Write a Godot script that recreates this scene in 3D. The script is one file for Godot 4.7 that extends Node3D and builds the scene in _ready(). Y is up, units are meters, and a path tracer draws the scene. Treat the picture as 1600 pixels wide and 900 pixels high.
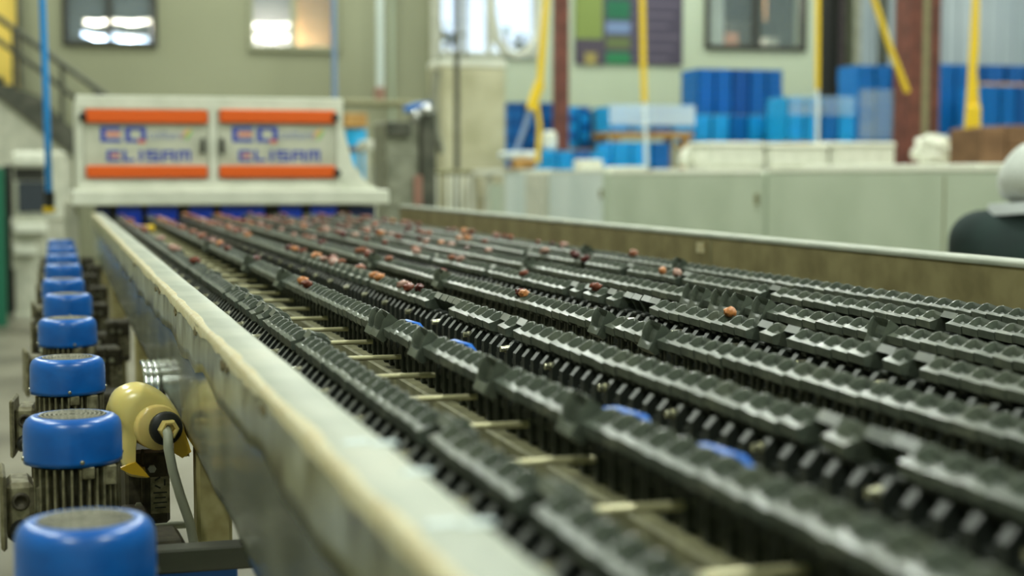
extends Node3D
# Factory hall with a fruit sorting conveyor. Camera at (0, CY, 0), conveyor runs along -Z.

const CY := 1.5
const F := 2430.0
var PITCH := atan(178.0 / F)
var YAW := atan(715.0 / F * cos(atan(178.0 / F)))
var M := {}
var rng := RandomNumberGenerator.new()
var used := {}

# ---------------------------------------------------------------- places
func ray(x: float, y: float) -> Vector3:
	var fw := Vector3(sin(YAW) * cos(PITCH), -sin(PITCH), -cos(YAW) * cos(PITCH))
	var rt := Vector3(cos(YAW), 0, sin(YAW))
	var up := rt.cross(fw)
	return fw + rt * ((x - 800.0) / F) - up * ((y - 450.0) / F)

func at(x: float, y: float, z: float) -> Vector3:      # the point on the plane Z = z seen at a pixel of the photograph
	var d := ray(x, y)
	var p := d * (z / d.z)
	return p + Vector3(0, CY, 0)

# ---------------------------------------------------------------- mesh builder
class MB:
	var st := SurfaceTool.new()
	var uvs := false
	func _init() -> void:
		st.begin(Mesh.PRIMITIVE_TRIANGLES)
	func sm(g: int) -> void:
		st.set_smooth_group(g)
	func tri(a: Vector3, b: Vector3, c: Vector3, g := -1) -> void:    # counter-clockwise seen from outside
		st.set_smooth_group(g)
		st.add_vertex(a); st.add_vertex(c); st.add_vertex(b)
	func quad(a: Vector3, b: Vector3, c: Vector3, d: Vector3, g := -1) -> void:
		tri(a, b, c, g); tri(a, c, d, g)
	func triu(a: Vector3, b: Vector3, c: Vector3, ua: Vector2, ub: Vector2, uc: Vector2, g := -1) -> void:
		st.set_smooth_group(g)
		st.set_uv(ua); st.add_vertex(a)
		st.set_uv(uc); st.add_vertex(c)
		st.set_uv(ub); st.add_vertex(b)
	func out(a: Vector3, b: Vector3, c: Vector3, ctr: Vector3, g := -1) -> void:
		if (b - a).cross(c - a).dot((a + b + c) / 3.0 - ctr) < 0.0:
			tri(a, c, b, g)
		else:
			tri(a, b, c, g)
	func outq(a: Vector3, b: Vector3, c: Vector3, d: Vector3, ctr: Vector3, g := -1) -> void:
		out(a, b, c, ctr, g); out(a, c, d, ctr, g)
	func box(ctr: Vector3, size: Vector3, bev := 0.0, bs := Basis()) -> void:
		var h := size * 0.5
		var b: float = min(bev, min(h.x, min(h.y, h.z)) * 0.95)
		var o := ctr
		var P := func(x: float, y: float, z: float) -> Vector3: return o + bs * Vector3(x, y, z)
		for s: float in [-1.0, 1.0]:
			outq(P.call(s * h.x, -h.y + b, -h.z + b), P.call(s * h.x, h.y - b, -h.z + b), P.call(s * h.x, h.y - b, h.z - b), P.call(s * h.x, -h.y + b, h.z - b), o)
			outq(P.call(-h.x + b, s * h.y, -h.z + b), P.call(h.x - b, s * h.y, -h.z + b), P.call(h.x - b, s * h.y, h.z - b), P.call(-h.x + b, s * h.y, h.z - b), o)
			outq(P.call(-h.x + b, -h.y + b, s * h.z), P.call(h.x - b, -h.y + b, s * h.z), P.call(h.x - b, h.y - b, s * h.z), P.call(-h.x + b, h.y - b, s * h.z), o)
		if b <= 0.0:
			return
		for s: float in [-1.0, 1.0]:
			for t: float in [-1.0, 1.0]:
				outq(P.call(s * h.x, t * (h.y - b), -h.z + b), P.call(s * (h.x - b), t * h.y, -h.z + b), P.call(s * (h.x - b), t * h.y, h.z - b), P.call(s * h.x, t * (h.y - b), h.z - b), o)
				outq(P.call(s * h.x, -h.y + b, t * (h.z - b)), P.call(s * (h.x - b), -h.y + b, t * h.z), P.call(s * (h.x - b), h.y - b, t * h.z), P.call(s * h.x, h.y - b, t * (h.z - b)), o)
				outq(P.call(-h.x + b, s * h.y, t * (h.z - b)), P.call(-h.x + b, s * (h.y - b), t * h.z), P.call(h.x - b, s * (h.y - b), t * h.z), P.call(h.x - b, s * h.y, t * (h.z - b)), o)
				for u: float in [-1.0, 1.0]:
					out(P.call(s * h.x, t * (h.y - b), u * (h.z - b)), P.call(s * (h.x - b), t * h.y, u * (h.z - b)), P.call(s * (h.x - b), t * (h.y - b), u * h.z), o)
	func prism(poly: PackedVector2Array, z0: float, z1: float, xf := Transform3D()) -> void:
		var idx := Geometry2D.triangulate_polygon(poly)
		var area := 0.0
		for i in poly.size():
			area += poly[i].cross(poly[(i + 1) % poly.size()])
		var pl := poly.duplicate()
		if area < 0.0:
			pl.reverse()
			idx = Geometry2D.triangulate_polygon(pl)
		for i in range(0, idx.size(), 3):
			var a := pl[idx[i]]
			var b := pl[idx[i + 1]]
			var c := pl[idx[i + 2]]
			if (b - a).cross(c - a) < 0.0:
				var t := b
				b = c
				c = t
			tri(xf * Vector3(a.x, a.y, z1), xf * Vector3(b.x, b.y, z1), xf * Vector3(c.x, c.y, z1))
			tri(xf * Vector3(a.x, a.y, z0), xf * Vector3(c.x, c.y, z0), xf * Vector3(b.x, b.y, z0))
		for i in pl.size():
			var a := pl[i]
			var b := pl[(i + 1) % pl.size()]
			quad(xf * Vector3(a.x, a.y, z1), xf * Vector3(a.x, a.y, z0), xf * Vector3(b.x, b.y, z0), xf * Vector3(b.x, b.y, z1))
	func lathe(prof: Array, seg := 20, xf := Transform3D(), g := 1) -> void:   # prof: Vector2(radius, y) from the bottom up
		for i in prof.size() - 1:
			for k in seg:
				var a0 := TAU * k / seg
				var a1 := TAU * (k + 1) / seg
				var p: Vector2 = prof[i]
				var q: Vector2 = prof[i + 1]
				var A := xf * Vector3(p.x * cos(a0), p.y, -p.x * sin(a0))
				var B := xf * Vector3(p.x * cos(a1), p.y, -p.x * sin(a1))
				var C := xf * Vector3(q.x * cos(a1), q.y, -q.x * sin(a1))
				var D := xf * Vector3(q.x * cos(a0), q.y, -q.x * sin(a0))
				if p.x > 0.0:
					tri(A, B, C, g)
				if q.x > 0.0:
					tri(A, C, D, g)
	func tube(pts: Array, r: float, seg := 10, caps := true, r2 := -1.0) -> void:
		var n := pts.size()
		var rings := []
		var side := Vector3.ZERO
		for i in n:
			var t: Vector3 = (pts[min(i + 1, n - 1)] - pts[max(i - 1, 0)]).normalized()
			if side == Vector3.ZERO:
				side = t.cross(Vector3.UP if absf(t.y) < 0.9 else Vector3.RIGHT).normalized()
			side = (side - t * side.dot(t)).normalized()
			var up := side.cross(t)
			var rr: float = r if r2 < 0.0 else lerpf(r, r2, float(i) / (n - 1))
			var ring := []
			for k in seg:
				var a := TAU * k / seg
				ring.append(pts[i] + (side * cos(a) + up * sin(a)) * rr)
			rings.append(ring)
		for i in n - 1:
			for k in seg:
				var k2 := (k + 1) % seg
				var ctr: Vector3 = (pts[i] + pts[i + 1]) * 0.5
				outq(rings[i][k], rings[i][k2], rings[i + 1][k2], rings[i + 1][k], ctr, 1)
		if caps:
			for k in seg:
				var k2 := (k + 1) % seg
				out(pts[0], rings[0][k], rings[0][k2], pts[1])
				out(pts[n - 1], rings[n - 1][k], rings[n - 1][k2], pts[n - 2])
	func mesh() -> ArrayMesh:
		st.generate_normals()
		return st.commit()

# ---------------------------------------------------------------- nodes
func numbered(n: String) -> String:
	var k: int = used.get(n, 0)
	used[n] = k + 1
	return n if k == 0 else "%s_%03d" % [n, k]

func thing(called: String, label: String, category: String, p := Vector3.ZERO, group := "") -> Node3D:
	var o := Node3D.new()
	o.name = numbered(called)
	add_child(o, true)
	o.position = p
	tag(o, label, category, group)
	return o

func tag(o: Node3D, label: String, category: String, group := "") -> Node3D:
	o.set_meta("label", label)
	o.set_meta("category", category)
	if group:
		o.set_meta("group", group)
	return o

func part(called: String, m, mat: Material, parent: Node3D, xf := Transform3D()) -> MeshInstance3D:
	var o := MeshInstance3D.new()
	o.mesh = m.mesh() if m is MB else m
	o.material_override = null
	for s in o.mesh.get_surface_count():
		o.set_surface_override_material(s, mat)
	var key := str(parent.get_instance_id()) + called
	var k: int = used.get(key, 0)
	used[key] = k + 1
	o.name = called if k == 0 else "%s_%03d" % [called, k]
	parent.add_child(o, true)
	o.transform = xf
	return o

func solo(called: String, m, mat: Material, label: String, category: String, p := Vector3.ZERO, group := "") -> MeshInstance3D:
	var o := MeshInstance3D.new()
	o.mesh = m.mesh() if m is MB else m
	for s in o.mesh.get_surface_count():
		o.set_surface_override_material(s, mat)
	o.name = numbered(called)
	add_child(o, true)
	o.position = p
	tag(o, label, category, group)
	return o

func struct(called: String, m, mat: Material, p := Vector3.ZERO) -> MeshInstance3D:
	var o := MeshInstance3D.new()
	o.mesh = m.mesh() if m is MB else m
	for s in o.mesh.get_surface_count():
		o.set_surface_override_material(s, mat)
	o.name = called
	add_child(o, true)
	o.position = p
	o.set_meta("kind", "structure")
	return o

func bx(ctr: Vector3, size: Vector3, bev := 0.0) -> MB:
	var m := MB.new()
	m.box(ctr, size, bev)
	return m

func span(m: MB, a: Vector3, b: Vector3, bev := 0.0) -> MB:
	m.box((a + b) * 0.5, (b - a).abs(), bev)
	return m

# a box whose front face spans pixels (x0, y0)-(x1, y1) of the plane Z = z
func pxbox(x0: float, y0: float, x1: float, y1: float, z: float, deep: float, bev := 0.0, m: MB = null) -> MB:
	var a := at(x0, (y0 + y1) * 0.5, z)
	var b := at(x1, (y0 + y1) * 0.5, z)
	var t := at((x0 + x1) * 0.5, y0, z)
	var u := at((x0 + x1) * 0.5, y1, z)
	if m == null:
		m = MB.new()
	m.box(Vector3((a.x + b.x) * 0.5, (t.y + u.y) * 0.5, z - deep * 0.5), Vector3(b.x - a.x, t.y - u.y, deep), bev)
	return m

# ---------------------------------------------------------------- materials
func mat(c: Color, rough := 0.6, metal := 0.0, extra := {}) -> StandardMaterial3D:
	var m := StandardMaterial3D.new()
	m.albedo_color = c
	m.roughness = rough
	m.metallic = metal
	for k in extra:
		m.set(k, extra[k])
	return m

func c8(r: int, g: int, b: int) -> Color:
	return Color(r / 255.0, g / 255.0, b / 255.0)

func noise_tex(sd: int, freq: float, cols: Array, offs: Array, size := 256, normal := false, oct := 4) -> NoiseTexture2D:
	var n := FastNoiseLite.new()
	n.seed = sd
	n.frequency = freq
	n.noise_type = FastNoiseLite.TYPE_SIMPLEX_SMOOTH
	n.fractal_octaves = oct
	var t := NoiseTexture2D.new()
	t.width = size
	t.height = size
	t.seamless = true
	t.noise = n
	if normal:
		t.as_normal_map = true
		t.bump_strength = 4.0
	else:
		var g := Gradient.new()
		g.colors = PackedColorArray(cols)
		g.offsets = PackedFloat32Array(offs)
		t.color_ramp = g
	return t

func tri_mat(t: Texture2D, scale: float, rough := 0.6, metal := 0.0, extra := {}) -> StandardMaterial3D:
	var m := mat(Color.WHITE, rough, metal, extra)
	m.albedo_texture = t
	m.uv1_triplanar = true
	m.uv1_world_triplanar = true
	m.uv1_scale = Vector3.ONE * scale
	return m

func materials() -> void:
	M.cup = tri_mat(noise_tex(3, 0.02, [c8(64, 70, 64), c8(80, 87, 79), c8(102, 108, 98)], [0.0, 0.5, 1.0]), 6.0, 0.3)
	M.cup_worn = tri_mat(noise_tex(4, 0.02, [c8(66, 71, 64), c8(84, 90, 80), c8(108, 113, 99)], [0.0, 0.5, 1.0]), 6.0, 0.34)
	M.link = mat(c8(48, 52, 49), 0.42)
	M.link_h = mat(c8(64, 68, 61), 0.4)
	M.link_dark = mat(c8(40, 44, 42), 0.5)
	M.rod = mat(c8(206, 200, 160), 0.3, 0.25)
	M.steel_pin = mat(c8(205, 203, 180), 0.22, 0.8)
	M.strip = tri_mat(noise_tex(5, 0.03, [c8(120, 118, 88), c8(150, 147, 112)], [0.2, 0.8]), 3.0, 0.6)
	M.rail_top = tri_mat(noise_tex(6, 0.012, [c8(146, 152, 140), c8(166, 171, 158), c8(178, 178, 162)], [0.2, 0.6, 1.0]), 2.0, 0.46, 0.1)
	M.rail_side = tri_mat(noise_tex(7, 0.01, [c8(160, 164, 148), c8(188, 192, 176), c8(210, 212, 200)], [0.2, 0.55, 0.9]), 1.6, 0.2, 0.62)
	M.rail_band = tri_mat(noise_tex(37, 0.018, [c8(112, 104, 70), c8(160, 158, 126), c8(178, 178, 150), c8(214, 214, 194)], [0.1, 0.35, 0.65, 0.95]), 2.2, 0.32, 0.3)  # scuffs over the pale tone of the reflecting upper plate
	M.worn = tri_mat(noise_tex(8, 0.05, [c8(178, 158, 114), c8(196, 186, 148), c8(200, 198, 174)], [0.15, 0.45, 0.9]), 5.0, 0.5)
	M.rail_inner = tri_mat(noise_tex(9, 0.02, [c8(124, 114, 78), c8(150, 140, 100)], [0.2, 0.8]), 2.0, 0.5, 0.2)
	M.white = tri_mat(noise_tex(10, 0.02, [c8(214, 216, 202), c8(228, 229, 216)], [0.2, 0.8]), 1.2, 0.45)
	M.white_dim = tri_mat(noise_tex(11, 0.02, [c8(186, 188, 172), c8(206, 206, 190)], [0.2, 0.8]), 1.2, 0.5)
	M.orange = mat(c8(236, 98, 22), 0.45)
	M.logo_blue = mat(c8(58, 74, 178), 0.5)
	M.logo_grey = mat(c8(120, 132, 186), 0.5)
	M.logo_red = mat(c8(226, 116, 104), 0.5)
	M.logo_green = mat(c8(150, 196, 120), 0.5)
	M.black = mat(c8(26, 27, 26), 0.5)
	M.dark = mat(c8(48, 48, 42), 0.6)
	M.tray = tri_mat(noise_tex(12, 0.03, [c8(44, 38, 28), c8(84, 76, 56)], [0.2, 0.9]), 4.0, 0.7)
	M.blue = tri_mat(noise_tex(13, 0.015, [c8(0, 88, 178), c8(0, 106, 204)], [0.2, 0.8]), 6.0, 0.3)
	M.blue.clearcoat_enabled = true
	M.blue.clearcoat = 0.3
	M.blue.clearcoat_roughness = 0.3
	M.grille = tri_mat(noise_tex(14, 0.05, [c8(90, 88, 74), c8(160, 158, 140)], [0.2, 0.8]), 20.0, 0.5, 0.3)
	M.alu = tri_mat(noise_tex(15, 0.03, [c8(92, 86, 66), c8(134, 128, 104), c8(168, 162, 138)], [0.1, 0.5, 0.95]), 8.0, 0.45, 0.45)
	M.alu_dark = tri_mat(noise_tex(16, 0.03, [c8(48, 44, 34), c8(82, 76, 60)], [0.1, 0.9]), 8.0, 0.55, 0.4)
	M.bolt = mat(c8(170, 168, 150), 0.3, 0.8)
	M.cable = mat(c8(164, 166, 148), 0.5)
	M.post = tri_mat(noise_tex(17, 0.03, [c8(158, 146, 96), c8(184, 174, 126)], [0.2, 0.8]), 3.0, 0.6)
	M.vinyl = mat(c8(226, 200, 124), 0.24, 0.0, {"subsurf_scatter_enabled": true, "subsurf_scatter_strength": 0.15})
	M.vinyl_tip = mat(c8(214, 170, 40), 0.3)
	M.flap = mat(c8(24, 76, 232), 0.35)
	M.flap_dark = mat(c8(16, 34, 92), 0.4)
	M.bright_blue = mat(c8(20, 104, 206), 0.35)
	M.yellow = mat(c8(232, 196, 30), 0.5)
	M.floor = tri_mat(noise_tex(18, 0.01, [c8(86, 82, 70), c8(116, 112, 97), c8(134, 130, 116)], [0.1, 0.5, 0.9]), 0.25, 0.45)
	M.wall = tri_mat(noise_tex(19, 0.004, [c8(144, 146, 120), c8(154, 156, 130)], [0.2, 0.8]), 0.2, 0.8)
	M.wall_pale = tri_mat(noise_tex(20, 0.004, [c8(176, 188, 164), c8(186, 196, 174)], [0.2, 0.8]), 0.2, 0.8)
	M.wall_grey = tri_mat(noise_tex(21, 0.004, [c8(150, 162, 172), c8(166, 176, 184)], [0.2, 0.8]), 0.2, 0.7)
	M.ceiling = mat(c8(196, 196, 184), 0.85)
	M.panel = tri_mat(noise_tex(22, 0.006, [c8(172, 184, 164), c8(184, 195, 176)], [0.2, 0.8]), 0.6, 0.55)
	M.panel_blue = tri_mat(noise_tex(23, 0.006, [c8(196, 208, 204), c8(206, 216, 212)], [0.2, 0.8]), 0.6, 0.5)
	M.crate = mat(c8(10, 124, 206), 0.4)
	M.crate_bright = mat(c8(36, 182, 248), 0.35)
	M.crate_dark = mat(c8(12, 102, 182), 0.45)
	M.crate_grey = mat(c8(96, 130, 160), 0.5)
	M.wrap_white = mat(Color(0.9, 0.96, 1.0, 0.55), 0.12, 0.0, {"transparency": BaseMaterial3D.TRANSPARENCY_ALPHA})
	M.wrap = mat(Color(0.86, 0.93, 0.97, 0.16), 0.12, 0.0, {"transparency": BaseMaterial3D.TRANSPARENCY_ALPHA})
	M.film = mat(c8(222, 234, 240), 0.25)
	M.wood = tri_mat(noise_tex(24, 0.02, [c8(156, 116, 62), c8(196, 152, 88)], [0.2, 0.8]), 1.0, 0.7)
	M.cardboard = tri_mat(noise_tex(25, 0.01, [c8(112, 82, 56), c8(136, 102, 72)], [0.2, 0.8]), 0.8, 0.8)
	M.column = tri_mat(noise_tex(26, 0.02, [c8(92, 48, 38), c8(118, 64, 52)], [0.2, 0.8]), 1.0, 0.55)
	M.purple = mat(c8(70, 52, 66), 0.6)
	M.hose_blue = mat(c8(22, 132, 208), 0.4)
	M.hose_pale = mat(c8(128, 150, 184), 0.5)
	M.steel = tri_mat(noise_tex(27, 0.02, [c8(128, 130, 116), c8(160, 160, 146)], [0.2, 0.8]), 1.0, 0.4, 0.55)
	M.steel_dark = tri_mat(noise_tex(28, 0.02, [c8(70, 72, 64), c8(96, 96, 86)], [0.2, 0.8]), 1.0, 0.45, 0.4)
	M.locker = tri_mat(noise_tex(29, 0.01, [c8(176, 172, 142), c8(196, 192, 164)], [0.2, 0.8]), 0.8, 0.4, 0.35)
	M.chrome = mat(c8(220, 224, 226), 0.12, 0.9)
	M.glass = mat(Color(0.75, 0.82, 0.84, 0.12), 0.03, 0.0, {"transparency": BaseMaterial3D.TRANSPARENCY_ALPHA})
	M.screen = mat(c8(54, 60, 70), 0.2)
	M.green = mat(c8(0, 96, 70), 0.6)
	M.bush = mat(c8(90, 140, 50), 0.8)
	M.yellow_panel = mat(c8(238, 208, 98), 0.6, 0.0, {"backlight_enabled": true, "backlight": Color(0.5, 0.4, 0.15)})
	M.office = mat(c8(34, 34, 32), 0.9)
	M.office_tan = mat(c8(204, 158, 106), 0.8)
	M.office_grey = mat(c8(150, 148, 152), 0.8)
	M.skin = mat(c8(206, 142, 104), 0.55, 0.0, {"subsurf_scatter_enabled": true, "subsurf_scatter_strength": 0.1})
	M.shirt = tri_mat(noise_tex(30, 0.01, [c8(24, 40, 40), c8(34, 54, 52)], [0.2, 0.8]), 3.0, 0.85)
	M.trousers = mat(c8(38, 42, 54), 0.85)
	M.net = tri_mat(noise_tex(31, 0.06, [c8(176, 182, 178), c8(220, 224, 220)], [0.2, 0.8]), 8.0, 0.7, 0.0, {"rim_enabled": true, "rim": 0.3})
	M.strap = mat(c8(226, 232, 240), 0.5)
	M.date = [mat(c8(116, 58, 42), 0.24), mat(c8(142, 84, 60), 0.26), mat(c8(88, 36, 34), 0.22), mat(c8(186, 118, 66), 0.28), mat(c8(168, 130, 118), 0.26)]
	M.lamp = mat(c8(250, 250, 238), 0.5, 0.0, {"emission_enabled": true, "emission": Color(1, 0.99, 0.92), "emission_energy_multiplier": 4.0})
	M.glow_warm = mat(c8(250, 250, 244), 0.5, 0.0, {"emission_enabled": true, "emission": Color(1.0, 0.98, 0.88), "emission_energy_multiplier": 0.45})  # glow of the tubes added in the offices
	M.glow_cool = mat(c8(240, 246, 255), 0.5, 0.0, {"emission_enabled": true, "emission": Color(0.7, 0.84, 1.0), "emission_energy_multiplier": 0.45})

# ---------------------------------------------------------------- scene
func _ready() -> void:
	rng.seed = 11
	var cam := Camera3D.new()
	cam.name = "camera"
	var att := CameraAttributesPhysical.new()
	att.frustum_focal_length = LENS
	att.frustum_focus_distance = 1.82
	att.exposure_aperture = FSTOP
	att.frustum_near = 0.05
	att.frustum_far = 200.0
	cam.attributes = att
	cam.fov = rad_to_deg(2.0 * atan(450.0 / F))
	cam.position = Vector3(0, CY, 0)
	cam.rotation = Vector3(-PITCH, -YAW, 0)
	cam.current = true
	add_child(cam)
	cam.fov = rad_to_deg(2.0 * atan(450.0 / F))
	var we := WorldEnvironment.new()
	we.name = "environment"
	var e := Environment.new()
	e.background_mode = Environment.BG_SKY
	var sk := Sky.new()
	var psm := ProceduralSkyMaterial.new()
	psm.sky_top_color = c8(150, 190, 235)
	psm.sky_horizon_color = c8(222, 236, 246)
	psm.ground_horizon_color = c8(200, 205, 200)
	psm.ground_bottom_color = c8(130, 130, 120)
	psm.sky_energy_multiplier = 1.1
	sk.sky_material = psm
	e.sky = sk
	e.tonemap_mode = Environment.TONE_MAPPER_LINEAR
	e.tonemap_exposure = EXPO
	e.sdfgi_enabled = true
	e.ssao_enabled = true
	e.ssil_enabled = true
	we.environment = e
	add_child(we)
	materials()
	lamps()
	shell()
	frame()
	lanes()
	cabinet()
	motors()
	near_details()
	fruit()
	partition()
	worker()
	back_left()
	back_mid()
	crates_and_columns()
	hanging()

const LENS := 64.8
const FSTOP := 5.0
const EXPO := 1.8
const LAMP_E := 7.5

func lamps() -> void:
	var housing := MB.new()
	housing.prism(PackedVector2Array([Vector2(-0.2, 0.0), Vector2(0.2, 0.0), Vector2(0.12, 0.1), Vector2(-0.12, 0.1)]), -0.8, 0.8)
	var hm := housing.mesh()
	var dm := bx(Vector3(0, -0.012, 0), Vector3(0.36, 0.02, 1.5)).mesh()
	var rod := MB.new()
	for z: float in [-0.6, 0.6]:
		rod.tube([Vector3(0, 0.1, z), Vector3(0, 0.65, z)], 0.01, 6)
	var rm := rod.mesh()
	for i in 5:
		for j in 6:
			var p := Vector3([-2.2, 2.6, 7.4, 12.2, 17.0][i], 6.35, 1.5 - 5.0 * j)
			var t := thing("ceiling_lamp", "long white batten lamp hung under the hall ceiling", "lamp", p, "lamps under the hall ceiling")
			part("housing", hm, M.white, t)
			part("diffuser", dm, M.lamp, t)
			part("hanger", rm, M.steel, t)
			var l := AreaLight3D.new()
			l.name = "lamp_light"
			l.area_size = Vector2(0.36, 1.5)
			l.light_energy = LAMP_E
			l.light_color = Color(0.965, 1.0, 0.955)
			l.shadow_enabled = true
			l.area_range = 40.0
			l.area_attenuation = 2.0
			t.add_child(l)
			l.position = Vector3(0, -0.03, 0)
			l.rotation = Vector3(-PI / 2, 0, 0)

func hole_wall(x0: float, x1: float, z: float, thick: float, holes: Array) -> MB:   # holes: [xa, xb, ya, yb] sorted by x
	var m := MB.new()
	var x := x0
	for h in holes:
		if h[0] > x:
			span(m, Vector3(x, 0, z), Vector3(h[0], 7, z - thick))
		span(m, Vector3(h[0], 0, z), Vector3(h[1], h[2], z - thick))
		span(m, Vector3(h[0], h[3], z), Vector3(h[1], 7, z - thick))
		x = h[1]
	if x < x1:
		span(m, Vector3(x, 0, z), Vector3(x1, 7, z - thick))
	return m

func window_at(n: int, h: Array, z: float, mullions: Array, fm: Material) -> void:
	var fr := MB.new()
	var w := 0.07
	span(fr, Vector3(h[0], h[2], z + 0.04), Vector3(h[1], h[2] + w, z - 0.1), 0.01)
	span(fr, Vector3(h[0], h[3] - w, z + 0.04), Vector3(h[1], h[3], z - 0.1), 0.01)
	span(fr, Vector3(h[0], h[2] + w, z + 0.04), Vector3(h[0] + w, h[3] - w, z - 0.1), 0.01)
	span(fr, Vector3(h[1] - w, h[2] + w, z + 0.04), Vector3(h[1], h[3] - w, z - 0.1), 0.01)
	var o := struct("window_%d" % n, fr, fm)
	var xs := [h[0] + w]
	for mx in mullions:
		part("mullion", span(MB.new(), Vector3(mx - 0.035, h[2] + w, z + 0.03), Vector3(mx + 0.035, h[3] - w, z - 0.09), 0.008), fm, o)
		xs.append(mx - 0.035)
		xs.append(mx + 0.035)
	xs.append(h[1] - w)
	for i in range(0, xs.size(), 2):
		part("pane", span(MB.new(), Vector3(xs[i], h[2] + w, z - 0.03), Vector3(xs[i + 1], h[3] - w, z - 0.036)), M.glass, o)

func shell() -> void:
	struct("floor", span(MB.new(), Vector3(-5.3, -0.2, 4.3), Vector3(20.3, 0, -26.3)), M.floor)
	struct("ceiling", span(MB.new(), Vector3(-5.3, 7, 4.3), Vector3(20.3, 7.2, -26.3)), M.ceiling)
	struct("wall_west", span(MB.new(), Vector3(-5.3, 0, 4.3), Vector3(-5, 7, -20.3)), M.wall)
	struct("wall_south", span(MB.new(), Vector3(-5, 0, 4), Vector3(20, 7, 4.3)), M.wall_pale)
	struct("wall_east", span(MB.new(), Vector3(20, 0, 4.3), Vector3(20.3, 7, -26.3)), M.wall_pale)
	var Z := -20.0
	var H := []
	for q: Array in [[98, 246, 73], [387, 531, 81], [681, 842, 90], [1100, 1259, 79]]:
		var a := at(q[0], q[2], Z)
		var b := at(q[1], q[2], Z)
		H.append([a.x, b.x, (a.y + b.y) * 0.5, (a.y + b.y) * 0.5 + 1.3])
	var seam: float = at(678, 100, Z).x
	var end: float = at(1276, 100, Z).x
	struct("wall_north", hole_wall(-5.3, seam, Z, 0.3, [H[0], H[1]]), M.wall)
	struct("wall_north_pale", hole_wall(seam, end, Z, 0.3, [H[2], H[3]]), M.wall_pale)
	struct("wall_return", span(MB.new(), Vector3(end - 0.3, 0, Z - 0.3), Vector3(end, 7, -26.3)), M.wall_pale)
	# the far bay is closed by ribbed sheet
	var rib := MB.new()
	span(rib, Vector3(end, 0, -26.1), Vector3(20, 7, -26.3))
	var x := end + 0.1
	while x < 20.0:
		span(rib, Vector3(x, 0, -26.1), Vector3(x + 0.1, 7, -26.05))
		x += 0.3
	struct("wall_far", rib, M.wall_grey)
	var mid := func(px: float) -> float: return at(px, 40, Z).x
	window_at(1, H[0], Z, [mid.call(171)], M.dark)
	window_at(2, H[1], Z, [mid.call(459)], M.wall)
	window_at(3, H[2], Z, [mid.call(716), mid.call(765)], M.white_dim)
	window_at(4, H[3], Z, [mid.call(1181)], M.dark)
	# offices behind the windows
	var off := MB.new()
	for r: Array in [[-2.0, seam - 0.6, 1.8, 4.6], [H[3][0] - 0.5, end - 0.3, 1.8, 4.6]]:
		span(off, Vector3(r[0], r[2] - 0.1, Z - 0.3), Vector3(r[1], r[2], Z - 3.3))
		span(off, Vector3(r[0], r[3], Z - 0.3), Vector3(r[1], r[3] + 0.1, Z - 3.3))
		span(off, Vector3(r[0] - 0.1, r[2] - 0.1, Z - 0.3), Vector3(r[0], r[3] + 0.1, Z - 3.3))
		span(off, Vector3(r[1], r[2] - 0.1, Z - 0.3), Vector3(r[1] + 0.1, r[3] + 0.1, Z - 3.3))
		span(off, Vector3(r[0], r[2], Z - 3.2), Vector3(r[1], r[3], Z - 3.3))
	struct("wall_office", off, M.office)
	# what stands in the offices
	solo("pinboard", pxbox(464, -30, 522, 78, Z - 0.9, 0.04, 0.01), M.office_tan, "tan pinboard behind the office window above the sorting cabinet", "pinboard")
	solo("office_blind", pxbox(385, -30, 458, 76, Z - 1.2, 0.03), M.office_grey, "pale grey roller blind behind the office window above the sorting cabinet", "blind")
	solo("office_curtain", pxbox(1108, -30, 1132, 80, Z - 0.5, 0.08, 0.02), M.panel_blue, "pale curtain hanging inside the window above the tall blue crates", "curtain")
	solo("office_shelf", pxbox(1134, 36, 1180, 80, Z - 1.2, 0.4, 0.01), M.steel_dark, "dark filing shelf inside the window above the tall blue crates", "shelf")
	solo("office_box", pxbox(1133, 52, 1154, 74, Z - 0.7, 0.2, 0.01), mat(c8(220, 150, 118), 0.7), "pink box on the sill inside the window above the tall blue crates", "box")
	solo("office_ledger", pxbox(1198, 60, 1256, 76, Z - 0.6, 0.2, 0.01), M.white, "row of white papers on the sill inside the window above the tall blue crates", "papers")
	solo("office_door", pxbox(1196, -40, 1212, 34, Z - 1.0, 0.04, 0.01), M.office_tan, "orange brown cupboard door inside the window above the tall blue crates", "cupboard")
	# glowing tubes added behind the panes, standing for reflections in the glass
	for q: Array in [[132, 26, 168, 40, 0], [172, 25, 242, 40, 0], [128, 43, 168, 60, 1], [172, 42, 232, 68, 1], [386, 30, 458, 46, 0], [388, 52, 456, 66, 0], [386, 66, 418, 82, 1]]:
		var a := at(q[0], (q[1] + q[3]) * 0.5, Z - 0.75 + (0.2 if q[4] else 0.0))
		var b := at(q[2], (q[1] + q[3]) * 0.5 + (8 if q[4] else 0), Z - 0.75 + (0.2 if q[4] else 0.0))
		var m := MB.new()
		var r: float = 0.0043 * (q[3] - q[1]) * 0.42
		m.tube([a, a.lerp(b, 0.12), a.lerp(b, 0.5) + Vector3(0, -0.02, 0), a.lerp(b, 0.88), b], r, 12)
		var t := thing("added_office_glow", ["warm white", "cool bluish"][q[4]] + " glowing tube standing for a reflection in the %s office window, %s one" % ["dark" if q[0] < 300 else "pale", ["upper", "upper", "lower", "lower", "upper", "middle", "lowest"][used.get("added_office_glow", 0)] + (" shorter" if q[2] < 170 else (" longer" if q[0] < 300 else ""))], "lamp", Vector3.ZERO)
		part("tube", m, M.glow_cool if q[4] else M.glow_warm, t)
		var l := OmniLight3D.new()  # added fill that brightens the office interior
		l.name = "added_glow_light"
		l.light_energy = 0.4
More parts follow.
